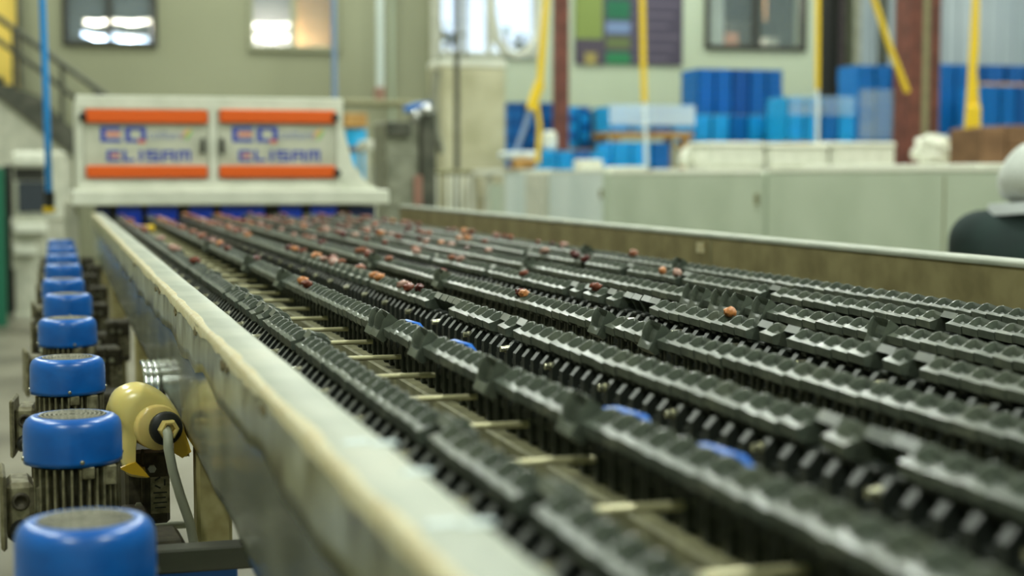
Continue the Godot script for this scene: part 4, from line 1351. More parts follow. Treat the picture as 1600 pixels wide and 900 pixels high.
func worker() -> void:
	var t := thing("person", "worker in dark green shirt and white hairnet, seen from behind past the tan side plate", "person", Vector3(3.03, 0, -4.34))
	t.rotation.y = -0.75
	# local axes: the worker faces -Z, X is the worker's right
	var torso := [
		[Vector3(-0.09, 0.93, 0.0), Vector3(0.09, 0.93, 0.0), 0.12, 0.12], [Vector3(-0.05, 0.98, 0.0), Vector3(-0.07, 1.22, 0.015), 0.115, 0.125], [Vector3(0.05, 0.98, 0.0), Vector3(0.07, 1.22, 0.015), 0.115, 0.125],
		[Vector3(-0.16, 1.285, 0.02), Vector3(0.16, 1.285, 0.02), 0.072, 0.072], [Vector3(-0.13, 1.30, 0.02), Vector3(0, 1.345, 0.01), 0.05, 0.055], [Vector3(0.13, 1.30, 0.02), Vector3(0, 1.345, 0.01), 0.05, 0.055]]
	var neck := [[Vector3(0, 1.31, 0.01), Vector3(0, 1.43, -0.015), 0.062, 0.055]]
	var arms := []
	var legs := []
	for s: float in [-1.0, 1.0]:
		arms.append([Vector3(0.185 * s, 1.285, 0.02), Vector3(0.235 * s, 1.02, -0.01), 0.058, 0.044])
		arms.append([Vector3(0.235 * s, 1.02, -0.01), Vector3(0.19 * s, 0.98, -0.24), 0.042, 0.028])
		legs.append([Vector3(0.09 * s, 0.9, 0.0), Vector3(0.1 * s, 0.48, -0.01), 0.1, 0.062])
		legs.append([Vector3(0.1 * s, 0.48, -0.01), Vector3(0.1 * s, 0.09, 0.02), 0.062, 0.042])
		legs.append([Vector3(0.1 * s, 0.045, 0.04), Vector3(0.11 * s, 0.035, -0.16), 0.045, 0.034])
	var m := MB.new()
	nets(torso + neck + arms + legs, 0.016, 0.05, m)
	# head with a face, on a finer grid
	var head := [[Vector3(0, 1.515, 0.012), Vector3(0, 1.490, -0.02), 0.089, 0.086, Vector3(1.12, 1, 1)], [Vector3(0, 1.475, -0.03), Vector3(0, 1.420, -0.065), 0.06, 0.032], [Vector3(0, 1.360, 0.0), Vector3(0, 1.435, -0.012), 0.056, 0.058],
		[Vector3(0, 1.495, -0.1), Vector3(0, 1.463, -0.116), 0.009, 0.014], [Vector3(-0.02, 1.432, -0.092), Vector3(0.02, 1.432, -0.092), 0.009, 0.009], [Vector3(-0.02, 1.422, -0.09), Vector3(0.02, 1.422, -0.09), 0.009, 0.009],
		[Vector3(-0.045, 1.510, -0.088), Vector3(0.045, 1.510, -0.088), 0.011, 0.011],
		[Vector3(-0.083, 1.500, 0.0), Vector3(-0.086, 1.460, -0.006), 0.014, 0.01], [Vector3(0.083, 1.500, 0.0), Vector3(0.086, 1.460, -0.006), 0.014, 0.01]]
	nets(head, 0.006, 0.02, m)
	for s: float in [-1.0, 1.0]:
		var w := Vector3(0.19 * s, 0.98, -0.24)
		var hand := [[w + Vector3(0, 0, 0.03), w + Vector3(0, 0, -0.02), 0.027, 0.024]]
		for i in 4:
			var q := w + Vector3((i - 1.5) * 0.019, -0.004, -0.03)
			hand.append([w + Vector3((i - 1.5) * 0.012, 0, -0.01), q + Vector3(0, -0.002, -0.05), 0.013, 0.011])
			var l: float = [0.034, 0.042, 0.039, 0.028][i if s < 0 else 3 - i]
			hand.append([q + Vector3(0, -0.002, -0.05), q + Vector3(0, -0.012, -0.05 - l), 0.0092, 0.0085])
			hand.append([q + Vector3(0, -0.012, -0.05 - l), q + Vector3(0, -0.012 - l * 0.5, -0.05 - l * 1.55), 0.0085, 0.0072])
		hand.append([w + Vector3(-0.018 * s, 0, -0.01), w + Vector3(-0.048 * s, -0.012, -0.045), 0.013, 0.0105])
		hand.append([w + Vector3(-0.048 * s, -0.012, -0.045), w + Vector3(-0.055 * s, -0.02, -0.075), 0.0095, 0.008])
		nets(hand, 0.0045, 0.006, m)
	var body := part("body", m, M.skin, t)
	# shirt: torso and upper arms, a little larger
	var sh := []
	for b: Array in torso:
		sh.append([b[0], b[1], b[2] + 0.016, b[3] + 0.016])
	for i in [0, 2]:
		var b: Array = arms[i]
		sh.append([b[0], b[0] + (b[1] - b[0]) * 0.92, b[2] + 0.016, b[3] + 0.018])
	m = MB.new()
	nets(sh, 0.014, 0.05, m)
	part("shirt", m, M.shirt, t)
	m = MB.new()
	var tr := []
	for i in legs.size():
		if i % 3 < 2:
			var b: Array = legs[i]
			tr.append([b[0], b[1], b[2] + 0.018, b[3] + 0.018])
	tr.append([Vector3(-0.08, 0.92, 0.0), Vector3(0.08, 0.92, 0.0), 0.139, 0.139])
	nets(tr, 0.02, 0.04, m)
	part("trousers", m, M.trousers, t)
	m = MB.new()
	for s: float in [-1.0, 1.0]:
		nets([[Vector3(0.1 * s, 0.05, 0.05), Vector3(0.11 * s, 0.045, -0.17), 0.055, 0.043]], 0.014, 0.02, m)
	part("shoes", m, M.black, t)
	for s: float in [-1.0, 1.0]:
		var e := MB.new()
		e.lathe([Vector2(0, -0.009), Vector2(0.007, -0.006), Vector2(0.0095, 0), Vector2(0.007, 0.006), Vector2(0, 0.009)], 12, Transform3D(Basis(), Vector3(0.032 * s, 1.493, -0.098)))
		part("eye", e, M.strap, t)
	# bouffant hairnet with gathered folds
	m = MB.new()
	var U := 44
	var V := 16
	var N := func(i: int, j: int) -> Vector3:
		var a := TAU * (i % U) / U
		var b := lerpf(-0.95, PI / 2, float(j) / V)
		var fold := 1.0 + 0.028 * sin(a * 11.0) * cos(b) + 0.02 * sin(a * 5.0 + 1.0)
		var sag := 1.0 + 0.26 * smoothstep(0.7, -0.7, b)
		var gather := 1.0 if j > 1 else 0.93
		return Vector3(0.099 * cos(b) * cos(a) * sag, (0.104 if b > 0.0 else 0.125) * sin(b) + 0.014 * cos(b) * sin(a), 0.113 * cos(b) * sin(a) * sag) * fold * gather + Vector3(0, 1.497, 0.006) + Vector3(0, 0, 0)
	for i in U:
		for j in V:
			m.outq(N.call(i, j), N.call(i + 1, j), N.call(i + 1, j + 1), N.call(i, j + 1), Vector3(0, 1.5, 0), 1)
	part("hairnet", m, M.net, t)
	# wide white strap round the neck
	m = MB.new()
	var C := func(i: int, j: int) -> Vector3:
		var a := TAU * (i % 40) / 40
		var r := 0.105 + (0.018 if j < 2 else 0.0)
		var y := 1.378 + (0.036 if j == 1 or j == 2 else 0.0) + 0.012 * cos(a)
		return Vector3((r + 0.022) * cos(a), y, r * sin(a) + 0.006)
	for i in 40:
		for j in 4:
			m.outq(C.call(i, j), C.call(i + 1, j), C.call(i + 1, (j + 1) % 4), C.call(i, (j + 1) % 4), (C.call(i, 0) + C.call(i, 2)) * 0.5, -1)
	part("neck_strap", m, M.strap, t)

# ---------------------------------------------------------------- the hall behind, beside the stairs
func rod_between(m: MB, a: Vector3, b: Vector3, r: float) -> void:
	m.tube([a, b], r, 8)

func back_left() -> void:
	var Z := -18.6
	# stairs coming down towards the sorting cabinet
	var p0 := at(-30, 5, Z)
	var t := thing("staircase", "dark railed staircase coming down along the rear wall behind the blue hose", "staircase", Vector3(p0.x, 0, Z))
	var o := t.position
	var rail := func(_i: int, called: String, pts: Array, r: float, m: Material) -> void:
		var q := []
		for p: Array in pts:
			q.append(at(p[0], p[1], p[2]) - o)
		part(called, func_tube(q, r), m, t)
	rail.call(0, "handrail", [[-60, -10, Z], [0, 30, Z], [160, 145, Z], [178, 158, Z]], 0.036, M.steel_dark)
	rail.call(0, "mid_rail", [[-60, 22, Z], [0, 65, Z], [60, 108, Z], [150, 178, Z]], 0.03, M.steel_dark)
	for q: Array in [[22, 48, 146], [97, 102, 225], [150, 140, 262]]:
		rail.call(0, "baluster", [[q[0], q[1], Z], [q[0] + 1, q[2], Z]], 0.028, M.steel_dark)
	var sl := MB.new()
	var poly := PackedVector2Array()
	for q: Array in [[-60, 90], [0, 130], [60, 150], [118, 205], [122, 250], [110, 238], [0, 152], [-60, 112]]:
		var p := at(q[0], q[1], Z) - o
		poly.append(Vector2(p.x, p.y))
	sl.prism(poly, -0.9, 0.03)
	part("stringer", sl, M.steel_dark, t)
	for k in 10:
		var a := at(-50 + 17 * k, 118 + 13.2 * k, Z) - o
		part("tread", span(MB.new(), Vector3(a.x, a.y + 0.05, -0.02), Vector3(a.x + 0.26, a.y + 0.09, -0.9), 0.005), M.steel_dark, t)
	# pale enclosure below the stairs
	var en := MB.new()
	poly = PackedVector2Array()
	for q: Array in [[-40, 122], [0, 160], [112, 246], [118, 470]]:
		var p := at(q[0], q[1], Z)
		poly.append(Vector2(p.x, p.y))
	poly.append(Vector2(poly[3].x, 0.0))
	poly.append(Vector2(poly[0].x, 0.0))
	poly.remove_at(3)
	en.prism(poly, Z - 0.85, Z - 0.05)
	part("enclosure", en, M.white_dim, t, Transform3D(Basis(), -o))
	# yellow curtained doorway up on the landing
	var d := struct("door_1", pxbox(-40, -60, 30, 138, -19.94, 0.05), M.yellow_panel)
	part("frame", pxbox(26, -60, 33, 138, -19.9, 0.08, 0.005), M.steel_dark, d)
	# white control kiosk
	Z = -16.8
	var k0 := at(62, 300, Z)
	t = thing("control_kiosk", "white control kiosk with a dark screen and two ledges beside the blue hose", "kiosk", Vector3(k0.x, 0, Z))
	var rel := func(m: MB) -> MB: return m
	var kb := func(x0: float, y0: float, x1: float, y1: float, dz: float, deep: float, bev: float) -> MB:
		var a := at(x0, (y0 + y1) * 0.5, Z + dz) - t.position
		var b := at(x1, (y0 + y1) * 0.5, Z + dz) - t.position
		var ya := at((x0 + x1) * 0.5, y0, Z + dz).y
		var yb := at((x0 + x1) * 0.5, y1, Z + dz).y
		return span(MB.new(), Vector3(a.x, yb, dz), Vector3(b.x, ya, dz - deep), bev)
	part("body", kb.call(20, 236, 104, 346, 0.0, 0.5, 0.03), M.white_dim, t)
	part("hood", kb.call(16, 236, 72, 262, 0.12, 0.2, 0.04), M.white, t)
	part("recess", kb.call(22, 258, 70, 282, 0.01, 0.05, 0.0), M.dark, t)
	part("monitor", kb.call(28, 284, 72, 332, 0.05, 0.08, 0.01), M.screen, t)
	part("ledge", kb.call(22, 350, 74, 364, 0.2, 0.35, 0.01), M.white, t)
	part("ledge", kb.call(22, 384, 58, 398, 0.16, 0.3, 0.01), M.white, t)
	part("column", kb.call(18, 340, 72, 420, 0.0, 0.4, 0.01), M.white_dim, t)
	var ped := at(40, 440, Z)
	part("pedestal", span(MB.new(), Vector3(at(24, 440, Z).x - t.position.x, 0.0, 0.0), Vector3(at(54, 440, Z).x - t.position.x, at(40, 418, Z).y, -0.3), 0.01), M.white_dim, t)
	part("foot", span(MB.new(), Vector3(at(20, 440, Z).x - t.position.x, 0.0, 0.05), Vector3(at(60, 440, Z).x - t.position.x, 0.06, -0.4), 0.01), M.white_dim, t)
	# dark green tarpaulin post at the picture's edge
	solo("green_post", span(MB.new(), Vector3(-0.5, 0, -0.2), Vector3(at(8, 380, -16.0).x - at(3, 380, -16.0).x, at(3, 262, -16.0).y, 0), 0.01), M.green, "dark green padded post at the picture's edge beside the white kiosk", "post", Vector3(at(3, 380, -16.0).x, 0, -16.0))
	solo("dark_gap_strip", span(MB.new(), Vector3(-0.05, 0, -0.1), Vector3(0.05, at(14, 258, -17.5).y, 0), 0.01), M.black, "thin black strip filling the dark gap between the green post and the white kiosk", "post", Vector3(at(14, 380, -17.5).x, 0, -17.5))  # black strip drawn in for the dark gap beside the kiosk

func back_mid() -> void:
	# pale conduit on the wall with its red brown box
	var Z := -19.75
	var t := thing("wall_conduit", "pale vertical conduit on the olive wall ending in a small red brown box", "conduit", at(593, 150, Z))
	part("pipe", func_tube([at(594, -140, Z) - t.position, at(594, 138, Z) - t.position], 0.05, 10), M.panel_blue, t)
	part("junction_box", pxbox(588, 136, 602, 162, Z + 0.08, 0.16, 0.01), mat(c8(150, 116, 100), 0.7), t, Transform3D(Basis(), -t.position))
	solo("dark_conduit", func_tube([at(612, -140, -19.9) , at(612, 190, -19.9)], 0.03), M.wall_pale, "thin pale green pipe on the olive wall beside the thicker conduit", "pipe")
	solo("corner_trim", pxbox(675, -200, 682, 260, -19.9, 0.1, 0.01), M.white_dim, "thin pale corner strip where the olive wall meets the pale wall", "trim")
	# things between the cabinet and the steel machine
	Z = -14.0
	solo("crossing_pipe", func_tube([at(530, 160, -13.0), at(662, 163, -13.0)], 0.032), M.strip, "pale horizontal pipe running from the sorting cabinet to the steel machine", "pipe")
	solo("cardboard_box", pxbox(540, 177, 574, 199, -14.75, 0.3, 0.01), M.wood, "tan cardboard box on the blue drum behind the sorting cabinet", "box")
	t = thing("blue_drum", "bright blue drum with a brown strap behind the sorting cabinet's gusset", "drum", Vector3(at(556, 240, Z - 0.9).x, 0, Z - 0.9))
	var dr := MB.new()
	var yb := at(556, 300, Z).y
	var yt := at(556, 201, Z - 0.9).y
	var r: float = (at(572, 240, Z).x - at(536, 240, Z).x) * 0.5
	dr.lathe([Vector2(0, 0), Vector2(r * 0.95, 0), Vector2(r, 0.03), Vector2(r, yt - 0.04), Vector2(r * 0.94, yt), Vector2(0, yt)], 24)
	part("barrel", dr, M.crate_bright, t)
	var bd := MB.new()
	bd.lathe([Vector2(r, at(556, 236, Z).y), Vector2(r * 1.03, at(556, 236, Z).y), Vector2(r * 1.03, at(556, 226, Z).y), Vector2(r, at(556, 226, Z).y)], 24)
	part("strap", bd, M.cardboard, t)
	t = thing("white_trolley", "white frame trolley with blue bottles between the blue drum and the steel machine", "trolley", Vector3(at(590, 300, Z).x, 0, Z))
	var o := t.position
	var R := func(x: float, y: float, z := -14.0) -> Vector3: return at(x, y, z) - o
	part("top", span(MB.new(), R.call(572, 234), R.call(606, 219) + Vector3(0, 0, -0.4), 0.01), M.white, t)
	for x: float in [574.0, 601.0]:
		for dz: float in [0.0, -0.36]:
			var a: Vector3 = R.call(x, 226)
			part("leg", span(MB.new(), Vector3(a.x - 0.02, 0, dz), Vector3(a.x + 0.02, a.y, dz - 0.04), 0.004), M.white_dim, t)
	part("shelf", span(MB.new(), R.call(572, 292), R.call(606, 286) + Vector3(0, 0, -0.4), 0.004), M.white_dim, t)
	for q: Array in [[588, 250, 284, "bluish bottle on the white trolley, upper one"], [598, 262, 284, "bluish bottle on the white trolley, slimmer one"]]:
		var b := MB.new()
		var ya := at(590, 286, Z).y + 0.002
		var yc := at(q[0], q[1], Z - 0.2).y
		b.lathe([Vector2(0, ya), Vector2(0.03, ya), Vector2(0.03, lerpf(ya, yc, 0.7)), Vector2(0.012, lerpf(ya, yc, 0.85)), Vector2(0.012, yc), Vector2(0, yc)], 14)
		solo("bottle", b, M.hose_pale, q[3], "bottle", Vector3(at(q[0], 270, Z - 0.2).x, 0, Z - 0.2))
	# grey steel machine
	Z = -12.5
	t = thing("steel_machine", "grey steel machine with a dark upright and chrome fittings beside the tall pale locker", "machine", Vector3(at(630, 300, Z).x, 0, Z))
	o = t.position
	part("housing", span(MB.new(), Vector3(at(602, 260, Z).x - o.x, 0.05, 0), Vector3(at(656, 260, Z).x - o.x, at(630, 190, Z).y, -0.5), 0.015), M.steel, t)
	part("cover", span(MB.new(), R.call(602, 214, Z) - (o - o) + (Vector3(at(590, 300, -14.0).x, 0, -14.0) - o), R.call(640, 190, Z) + (Vector3(at(590, 300, -14.0).x, 0, -14.0) - o) + Vector3(0, 0, 0.08), 0.01), M.steel_dark, t)
	part("upright", span(MB.new(), Vector3(at(656, 250, Z).x - o.x, 0.0, 0.05), Vector3(at(680, 250, Z).x - o.x, at(668, 172, Z).y, -0.4), 0.01), M.steel_dark, t)
	part("door_panel", span(MB.new(), Vector3(at(606, 290, Z).x - o.x, at(620, 322, Z).y, 0.0), Vector3(at(650, 290, Z).x - o.x, at(620, 250, Z).y, 0.02), 0.006), M.steel, t)
	part("red_guard", span(MB.new(), Vector3(at(645, 290, Z).x - o.x, at(650, 320, Z).y, 0.05), Vector3(at(658, 290, Z).x - o.x, at(650, 274, Z).y, 0.03), 0.004), mat(c8(150, 110, 96), 0.6), t)
	for q: Array in [[667, 171, 0.05], [650, 180, 0.04]]:
		var s := SphereMesh.new()
		s.radius = q[2]
		s.height = q[2] * 2
		s.radial_segments = 16
		s.rings = 8
		part("chrome_fitting", s, M.chrome, t, Transform3D(Basis(), at(q[0], q[1], Z + 0.1) - o))
	part("pipe", func_tube([at(632, 172, Z) - o, at(650, 166, Z) - o, at(672, 164, Z) - o], 0.03), M.crate_dark, t)
	part("pipe", func_tube([at(682, 110, Z) - o, at(678, 150, Z) - o, at(682, 200, Z) - o, at(690, 240, Z) - o], 0.03), M.steel, t)
	# tall pale locker with a bright top
	Z = -16.4
	t = thing("tall_locker", "tall pale steel locker with a bright top edge under the bright window", "locker", Vector3(at(740, 260, Z).x, 0, Z - 0.3))
	o = t.position
	var la: float = at(690, 180, Z).x - o.x
	var lb: float = at(790, 180, Z).x - o.x
	var lt := at(740, 96, Z).y
	part("cabinet_body", span(MB.new(), Vector3(la, 0.05, 0.3), Vector3(lb, lt - 0.03, -0.3), 0.01), M.locker, t)
	part("top_cap", span(MB.new(), Vector3(la - 0.01, lt - 0.06, 0.32), Vector3(lb + 0.01, lt + 0.02, -0.31), 0.015), M.white, t)
	part("door", span(MB.new(), Vector3(lerpf(la, lb, 0.27), 0.1, 0.3), Vector3(lb - 0.03, lt - 0.1, 0.315), 0.006), M.locker, t)
	part("door", span(MB.new(), Vector3(la + 0.02, 0.1, 0.3), Vector3(lerpf(la, lb, 0.24), lt - 0.1, 0.315), 0.006), M.locker, t)
	solo("slim_pipe", func_tube([at(714, -160, -16.0), at(714, 330, -16.0)], 0.03), M.steel_dark, "slim dark vertical pipe in front of the tall pale locker", "pipe")
	solo("slim_pipe", func_tube([at(727, -160, -19.7), at(727, 100, -19.7)], 0.03), M.steel, "slim grey vertical pipe crossing the bright window above the tall pale locker", "pipe")
	# barred rail in front of the locker
	Z = -15.6
	t = thing("barred_rail", "white barred rail in front of the tall pale locker", "rail", Vector3(at(715, 300, Z).x, 0, Z))
	o = t.position
	part("top_bar", func_tube([at(640, 269, Z) - o, at(738, 269, Z) - o], 0.03), M.strip, t)
	for x: float in [646.0, 664.0, 682.0, 700.0, 709.0, 718.0, 727.0, 736.0]:
		var p := at(x, 270, Z) - o
		part("bar", func_tube([Vector3(p.x, 0, 0), p], 0.018, 8), M.white, t)

# ---------------------------------------------------------------- crates, bags, columns
func crate_mesh() -> ArrayMesh:    # unit crate: 1 x 1 x 1 about its centre, open on top
	var m := MB.new()
	span(m, Vector3(-0.46, -0.5, -0.46), Vector3(0.46, -0.44, 0.46))
	for s: float in [-1.0, 1.0]:
		m.box(Vector3(0.44 * s, 0, 0), Vector3(0.04, 0.96, 0.92))
		m.box(Vector3(0, 0, 0.44 * s), Vector3(0.92, 0.96, 0.04))
		m.box(Vector3(0.47 * s, 0.4, 0), Vector3(0.06, 0.16, 1.0), 0.02)
		m.box(Vector3(0, 0.4, 0.47 * s), Vector3(1.0, 0.16, 0.06), 0.02)
		for i in 4:
			m.box(Vector3(-0.36 + 0.24 * i, -0.06, 0.475 * s), Vector3(0.05, 0.78, 0.05), 0.0)
			m.box(Vector3(0.475 * s, -0.06, -0.36 + 0.24 * i), Vector3(0.05, 0.78, 0.05), 0.0)
	return m.mesh()

const ORD := ["one", "two", "three", "four", "five", "six", "seven", "eight", "nine", "ten", "eleven", "twelve", "thirteen"]

func stack(cm: ArrayMesh, x0: float, y0: float, x1: float, y1: float, z: float, nc: int, nl: int, mats: Array, label: String, group: String, base: String) -> void:
	var a := at(x0, (y0 + y1) * 0.5, z)
	var b := at(x1, (y0 + y1) * 0.5, z)
	var yt := at((x0 + x1) * 0.5, y0, z).y
	var yb := at((x0 + x1) * 0.5, y1, z).y
	var w := (b.x - a.x) / nc
	var h := (yt - yb) / nl
	for i in nc:
		for j in nl:
			var o := MeshInstance3D.new()
			o.mesh = cm
			o.set_surface_override_material(0, mats[(i * 7 + j * 3) % mats.size()])
			o.name = numbered("crate")
			add_child(o, true)
			o.scale = Vector3(w * 0.985, h * 0.98, 0.6)
			o.position = Vector3(a.x + w * (i + 0.5), yb + 0.003 + h * (j + 0.49), z - 0.32 + rng.randf_range(-0.012, 0.012))
			var who := label
			if nc > 1:
				who += ", column %s" % ORD[i]
			tag(o, who + (", top layer" if j == nl - 1 else ", layer %s" % ORD[nl - 1 - j]), "crate", group)
	var t := thing("storage_stand", base, "stand", Vector3((a.x + b.x) * 0.5, 0, z - 0.32))
	part("deck", span(MB.new(), Vector3(-(b.x - a.x) * 0.5, yb - 0.06, -0.32), Vector3((b.x - a.x) * 0.5, yb, 0.32), 0.005), M.wood, t)
	for s: float in [-1.0, 1.0]:
		for q: float in [-0.26, 0.26]:
			part("leg", span(MB.new(), Vector3(s * ((b.x - a.x) * 0.5 - 0.08) - 0.04, 0, q - 0.04), Vector3(s * ((b.x - a.x) * 0.5 - 0.08) + 0.04, yb - 0.06, q + 0.04)), M.wood, t)

func film(x0: float, y0: float, x1: float, y1: float, z: float, label: String, white := false) -> void:
	var t := solo("stretch_film", pxbox(x0, y0, x1, y1, z - 0.004, 0.022), M.wrap_white if white else M.wrap, label, "plastic film")

func crates_and_columns() -> void:
	var cm := crate_mesh()
	var n := [M.crate, M.crate, M.crate_dark]
	var b := [M.crate_bright, M.crate_bright, M.crate]
	stack(cm, 797, 160, 872, 262, -18.5, 3, 8, [M.crate, M.crate_dark], "blue crate between locker and slim red column", "crates beside the slim red column", "wooden stand under the blue crates beside the tall pale locker")
	stack(cm, 888, 166, 924, 232, -17.6, 2, 5, [M.crate_bright, M.crate], "light blue crate behind the slim red column", "crates behind the slim red column", "wooden stand under the light blue crates just behind the slim red column")
	stack(cm, 924, 172, 952, 232, -17.6, 1, 5, [M.crate_grey], "greyish crate beside the film wrapped crates", "grey crates beside the wrapped ones", "wooden stand under the narrow stack of greyish crates")
	stack(cm, 955, 166, 1084, 206, -16.7, 4, 3, b, "bright blue crate wrapped in film above the yellow deck", "film wrapped crates above the yellow deck", "stand with yellow wooden deck under the film wrapped crates")
	stack(cm, 846, 236, 952, 266, -15.6, 4, 2, b, "bright blue crate in the low row below the slim column", "crates in the low row", "wooden stand under the low row of bright blue crates")
	stack(cm, 958, 222, 1050, 266, -15.8, 3, 3, b, "bright blue crate in the low stack below the yellow deck", "crates below the yellow deck", "wooden stand under the low stack below the yellow deck")
	stack(cm, 1092, 108, 1226, 180, -18.0, 5, 7, n, "dark blue crate below the curtained window", "crates in the broad tall stack", "wooden stand under the broad tall stack of crates")
	stack(cm, 1086, 180, 1226, 222, -17.2, 5, 3, b, "bright blue crate at the foot of the tall stack", "crates at the foot of the broad tall stack", "wooden stand under the bright crates at the foot of the broad tall stack")
	stack(cm, 1232, 152, 1338, 222, -16.3, 4, 5, b, "bright blue crate below the dark doorway", "crates below the dark doorway", "wooden stand under the crates below the dark doorway")
	stack(cm, 1342, 102, 1422, 222, -18.4, 3, 9, n, "blue crate before the broad red column", "crates before the broad red column", "wooden stand under the tall stack before the broad red column")
	stack(cm, 1466, 100, 1522, 266, -18.4, 2, 13, n, "blue crate past the broad red column", "crates past the broad red column", "wooden stand under the slim tall stack past the broad red column")
	stack(cm, 1540, 134, 1640, 198, -17.2, 4, 5, n, "blue crate above the brown cartons", "crates above the brown cartons", "wooden stand under the crates above the brown cartons")
	stack(cm, 1540, 102, 1640, 130, -19.6, 3, 2, [M.crate_dark], "dark blue crate far behind the brown cartons", "dark crates far behind the cartons", "wooden stand under the far dark blue crates")
	film(953, 164, 1086, 196, -16.7, "shiny whitish film round the crates above the yellow deck", true)
	film(1344, 140, 1420, 218, -18.4, "shiny clear film round the crates before the broad red column")
	film(1234, 150, 1336, 180, -16.3, "shiny clear film round the crates below the dark doorway")
	for q: Array in [[1534, 200, 1572, 258, "brown carton beside the yellow hanging hook"], [1573, 196, 1640, 228, "brown carton on top at the picture's edge"], [1573, 229, 1640, 262, "brown carton below another at the picture's edge"]]:
		var c := pxbox(q[0], q[1], q[2], q[3], -11.4, 0.5, 0.01)
		solo("carton", c, M.cardboard, q[4], "carton")
	solo("carton_stand", span(MB.new(), Vector3(at(1530, 262, -11.4).x, 0, -11.4), Vector3(at(1645, 262, -11.4).x, at(1580, 262, -11.4).y - 0.003, -11.9), 0.01), M.wood, "plain wooden stand under the brown cartons", "stand")
	# white bins and bags on the long table behind the partition
	var T := thing("packing_table", "long white packing table behind the partition in front of the blue crates", "table", Vector3(at(1260, 262, -12.5).x, 0, -12.8))
	var o := T.position
	part("top", span(MB.new(), Vector3(at(1066, 262, -12.5).x - o.x, at(1260, 264, -12.5).y - 0.05, 0.3), Vector3(at(1500, 262, -12.5).x - o.x, at(1260, 264, -12.5).y, -0.4), 0.006), M.white, T)
	for x: float in [1072.0, 1490.0]:
		for z: float in [0.24, -0.36]:
			var p := at(x, 262, -12.5).x - o.x
			part("leg", span(MB.new(), Vector3(p - 0.03, 0, z - 0.03), Vector3(p + 0.03, at(1260, 264, -12.5).y - 0.05, z + 0.03), 0.004), M.white_dim, T)
	for q: Array in [[1104, 222, 1196, 264, "square white bin on the packing table, first one from the slim column"], [1200, 224, 1296, 264, "wide white bin on the packing table, middle one"], [1300, 222, 1400, 264, "glossy white bin on the packing table beside the broad red column"]]:
		var c := pxbox(q[0], q[1] + 6, q[2], q[3], -12.6, 0.4, 0.03)
		pxbox(q[0] - 2, q[1], q[2] + 2, q[1] + 8, -12.58, 0.44, 0.02, c)
		solo("white_bin", c, M.white, q[4], "bin", Vector3.ZERO, "white bins on the packing table")
	var nn := FastNoiseLite.new()
	nn.seed = 21
	nn.frequency = 2.6
	var lump := func(x: float, y: float, rx: float, ry: float, z: float) -> MB:
		var m := MB.new()
		var c := at(x, y, z)
		var s := -z * 1.12 / F
		var P := func(i: int, j: int) -> Vector3:
			var a := TAU * (i % 16) / 16.0
			var bb := PI * j / 10.0 - PI / 2
			var d := Vector3(cos(bb) * cos(a), sin(bb), cos(bb) * sin(a))
			var k := 1.0 + 0.5 * nn.get_noise_3dv(d + c)
			return c + Vector3(d.x * rx, d.y * ry, d.z * rx * 0.8) * s * k
		for i in 16:
			for j in 10:
				m.outq(P.call(i, j), P.call(i + 1, j), P.call(i + 1, j + 1), P.call(i, j + 1), c, -1)
		return m
	solo("crumpled_bag", lump.call(1458, 236, 32, 27, -12.75), M.white, "white crumpled sack slumped against the broad red column", "sack")
	solo("crumpled_bag", lump.call(1076, 246, 14, 16, -12.95), M.white, "white crumpled sack beside the first white bin", "sack")
	solo("white_box", pxbox(910, 249, 942, 270, -13.4, 0.25, 0.01), M.white, "small white box standing above the bluish partition panel", "box")
	solo("white_jug", pxbox(852, 204, 872, 236, -15.75, 0.15, 0.04), M.white, "small white jug standing before the slim red column", "jug")
	solo("white_sheet", pxbox(956, 260, 1012, 268, -13.2, 0.4, 0.01), M.white, "flat white sheet lying above the seam of the partition", "sheet")
	solo("shelf_board", span(MB.new(), Vector3(at(846, 268, -13.2).x, 0, -13.15), Vector3(at(1005, 268, -13.2).x, at(940, 270, -13.3).y, -13.7), 0.01), M.white_dim, "low white cupboard behind the bluish partition panel", "cupboard")
	# red steel columns
	var col := func(_i: int, called: String, x0: float, x1: float, z: float, label: String, light: Material) -> void:
		var a := at(x0, 200, z)
		var bb := at(x1, 200, z)
		var w := bb.x - a.x
		var t := thing(called, label, "column", Vector3((a.x + bb.x) * 0.5, 0, z))
		part("flange", span(MB.new(), Vector3(-w * 0.5, 0, 0), Vector3(-w * 0.5 + w * 0.42, 7, -0.02)), M.column, t)
		part("flange", span(MB.new(), Vector3(w * 0.5 - w * 0.36, 0, 0), Vector3(w * 0.5, 7, -0.02)), M.column, t)
		part("web", span(MB.new(), Vector3(-w * 0.5, 0, -0.02), Vector3(w * 0.5, 7, -w * 0.9)), M.column, t)
		part("cable_duct", span(MB.new(), Vector3(-w * 0.08, 0, 0.0), Vector3(w * 0.14, 7, -0.02)), light, t)
		part("base_plate", span(MB.new(), Vector3(-w * 0.8, 0, 0.1), Vector3(w * 0.8, 0.03, -w * 1.2)), M.column, t)
	col.call(0, "steel_column", 1420, 1467, -13.6, "broad red brown steel column with a pale cable duct, behind the white sack", M.strip)
	col.call(0, "steel_column", 869, 889, -16.6, "slim red brown steel column left of the dark poster", M.column)
	var F1 := func(x0: float, x1: float, z: float, m: Material, label: String) -> void:
		var a := at(x0, 100, z)
		var bb := at(x1, 100, z)
		solo("bay_post", span(MB.new(), Vector3(-(bb.x - a.x) * 0.5, 0, 0), Vector3((bb.x - a.x) * 0.5, 7, -0.3), 0.01), m, label, "post", Vector3((a.x + bb.x) * 0.5, 0, z))
	F1.call(1284, 1310, -21.0, M.black, "broad black post at the edge of the far bay")
	F1.call(1314, 1328, -22.0, M.purple, "dull purple post beside the black one in the far bay")
	F1.call(1333, 1345, -20.6, M.steel, "slim grey post beside the purple one in the far bay")
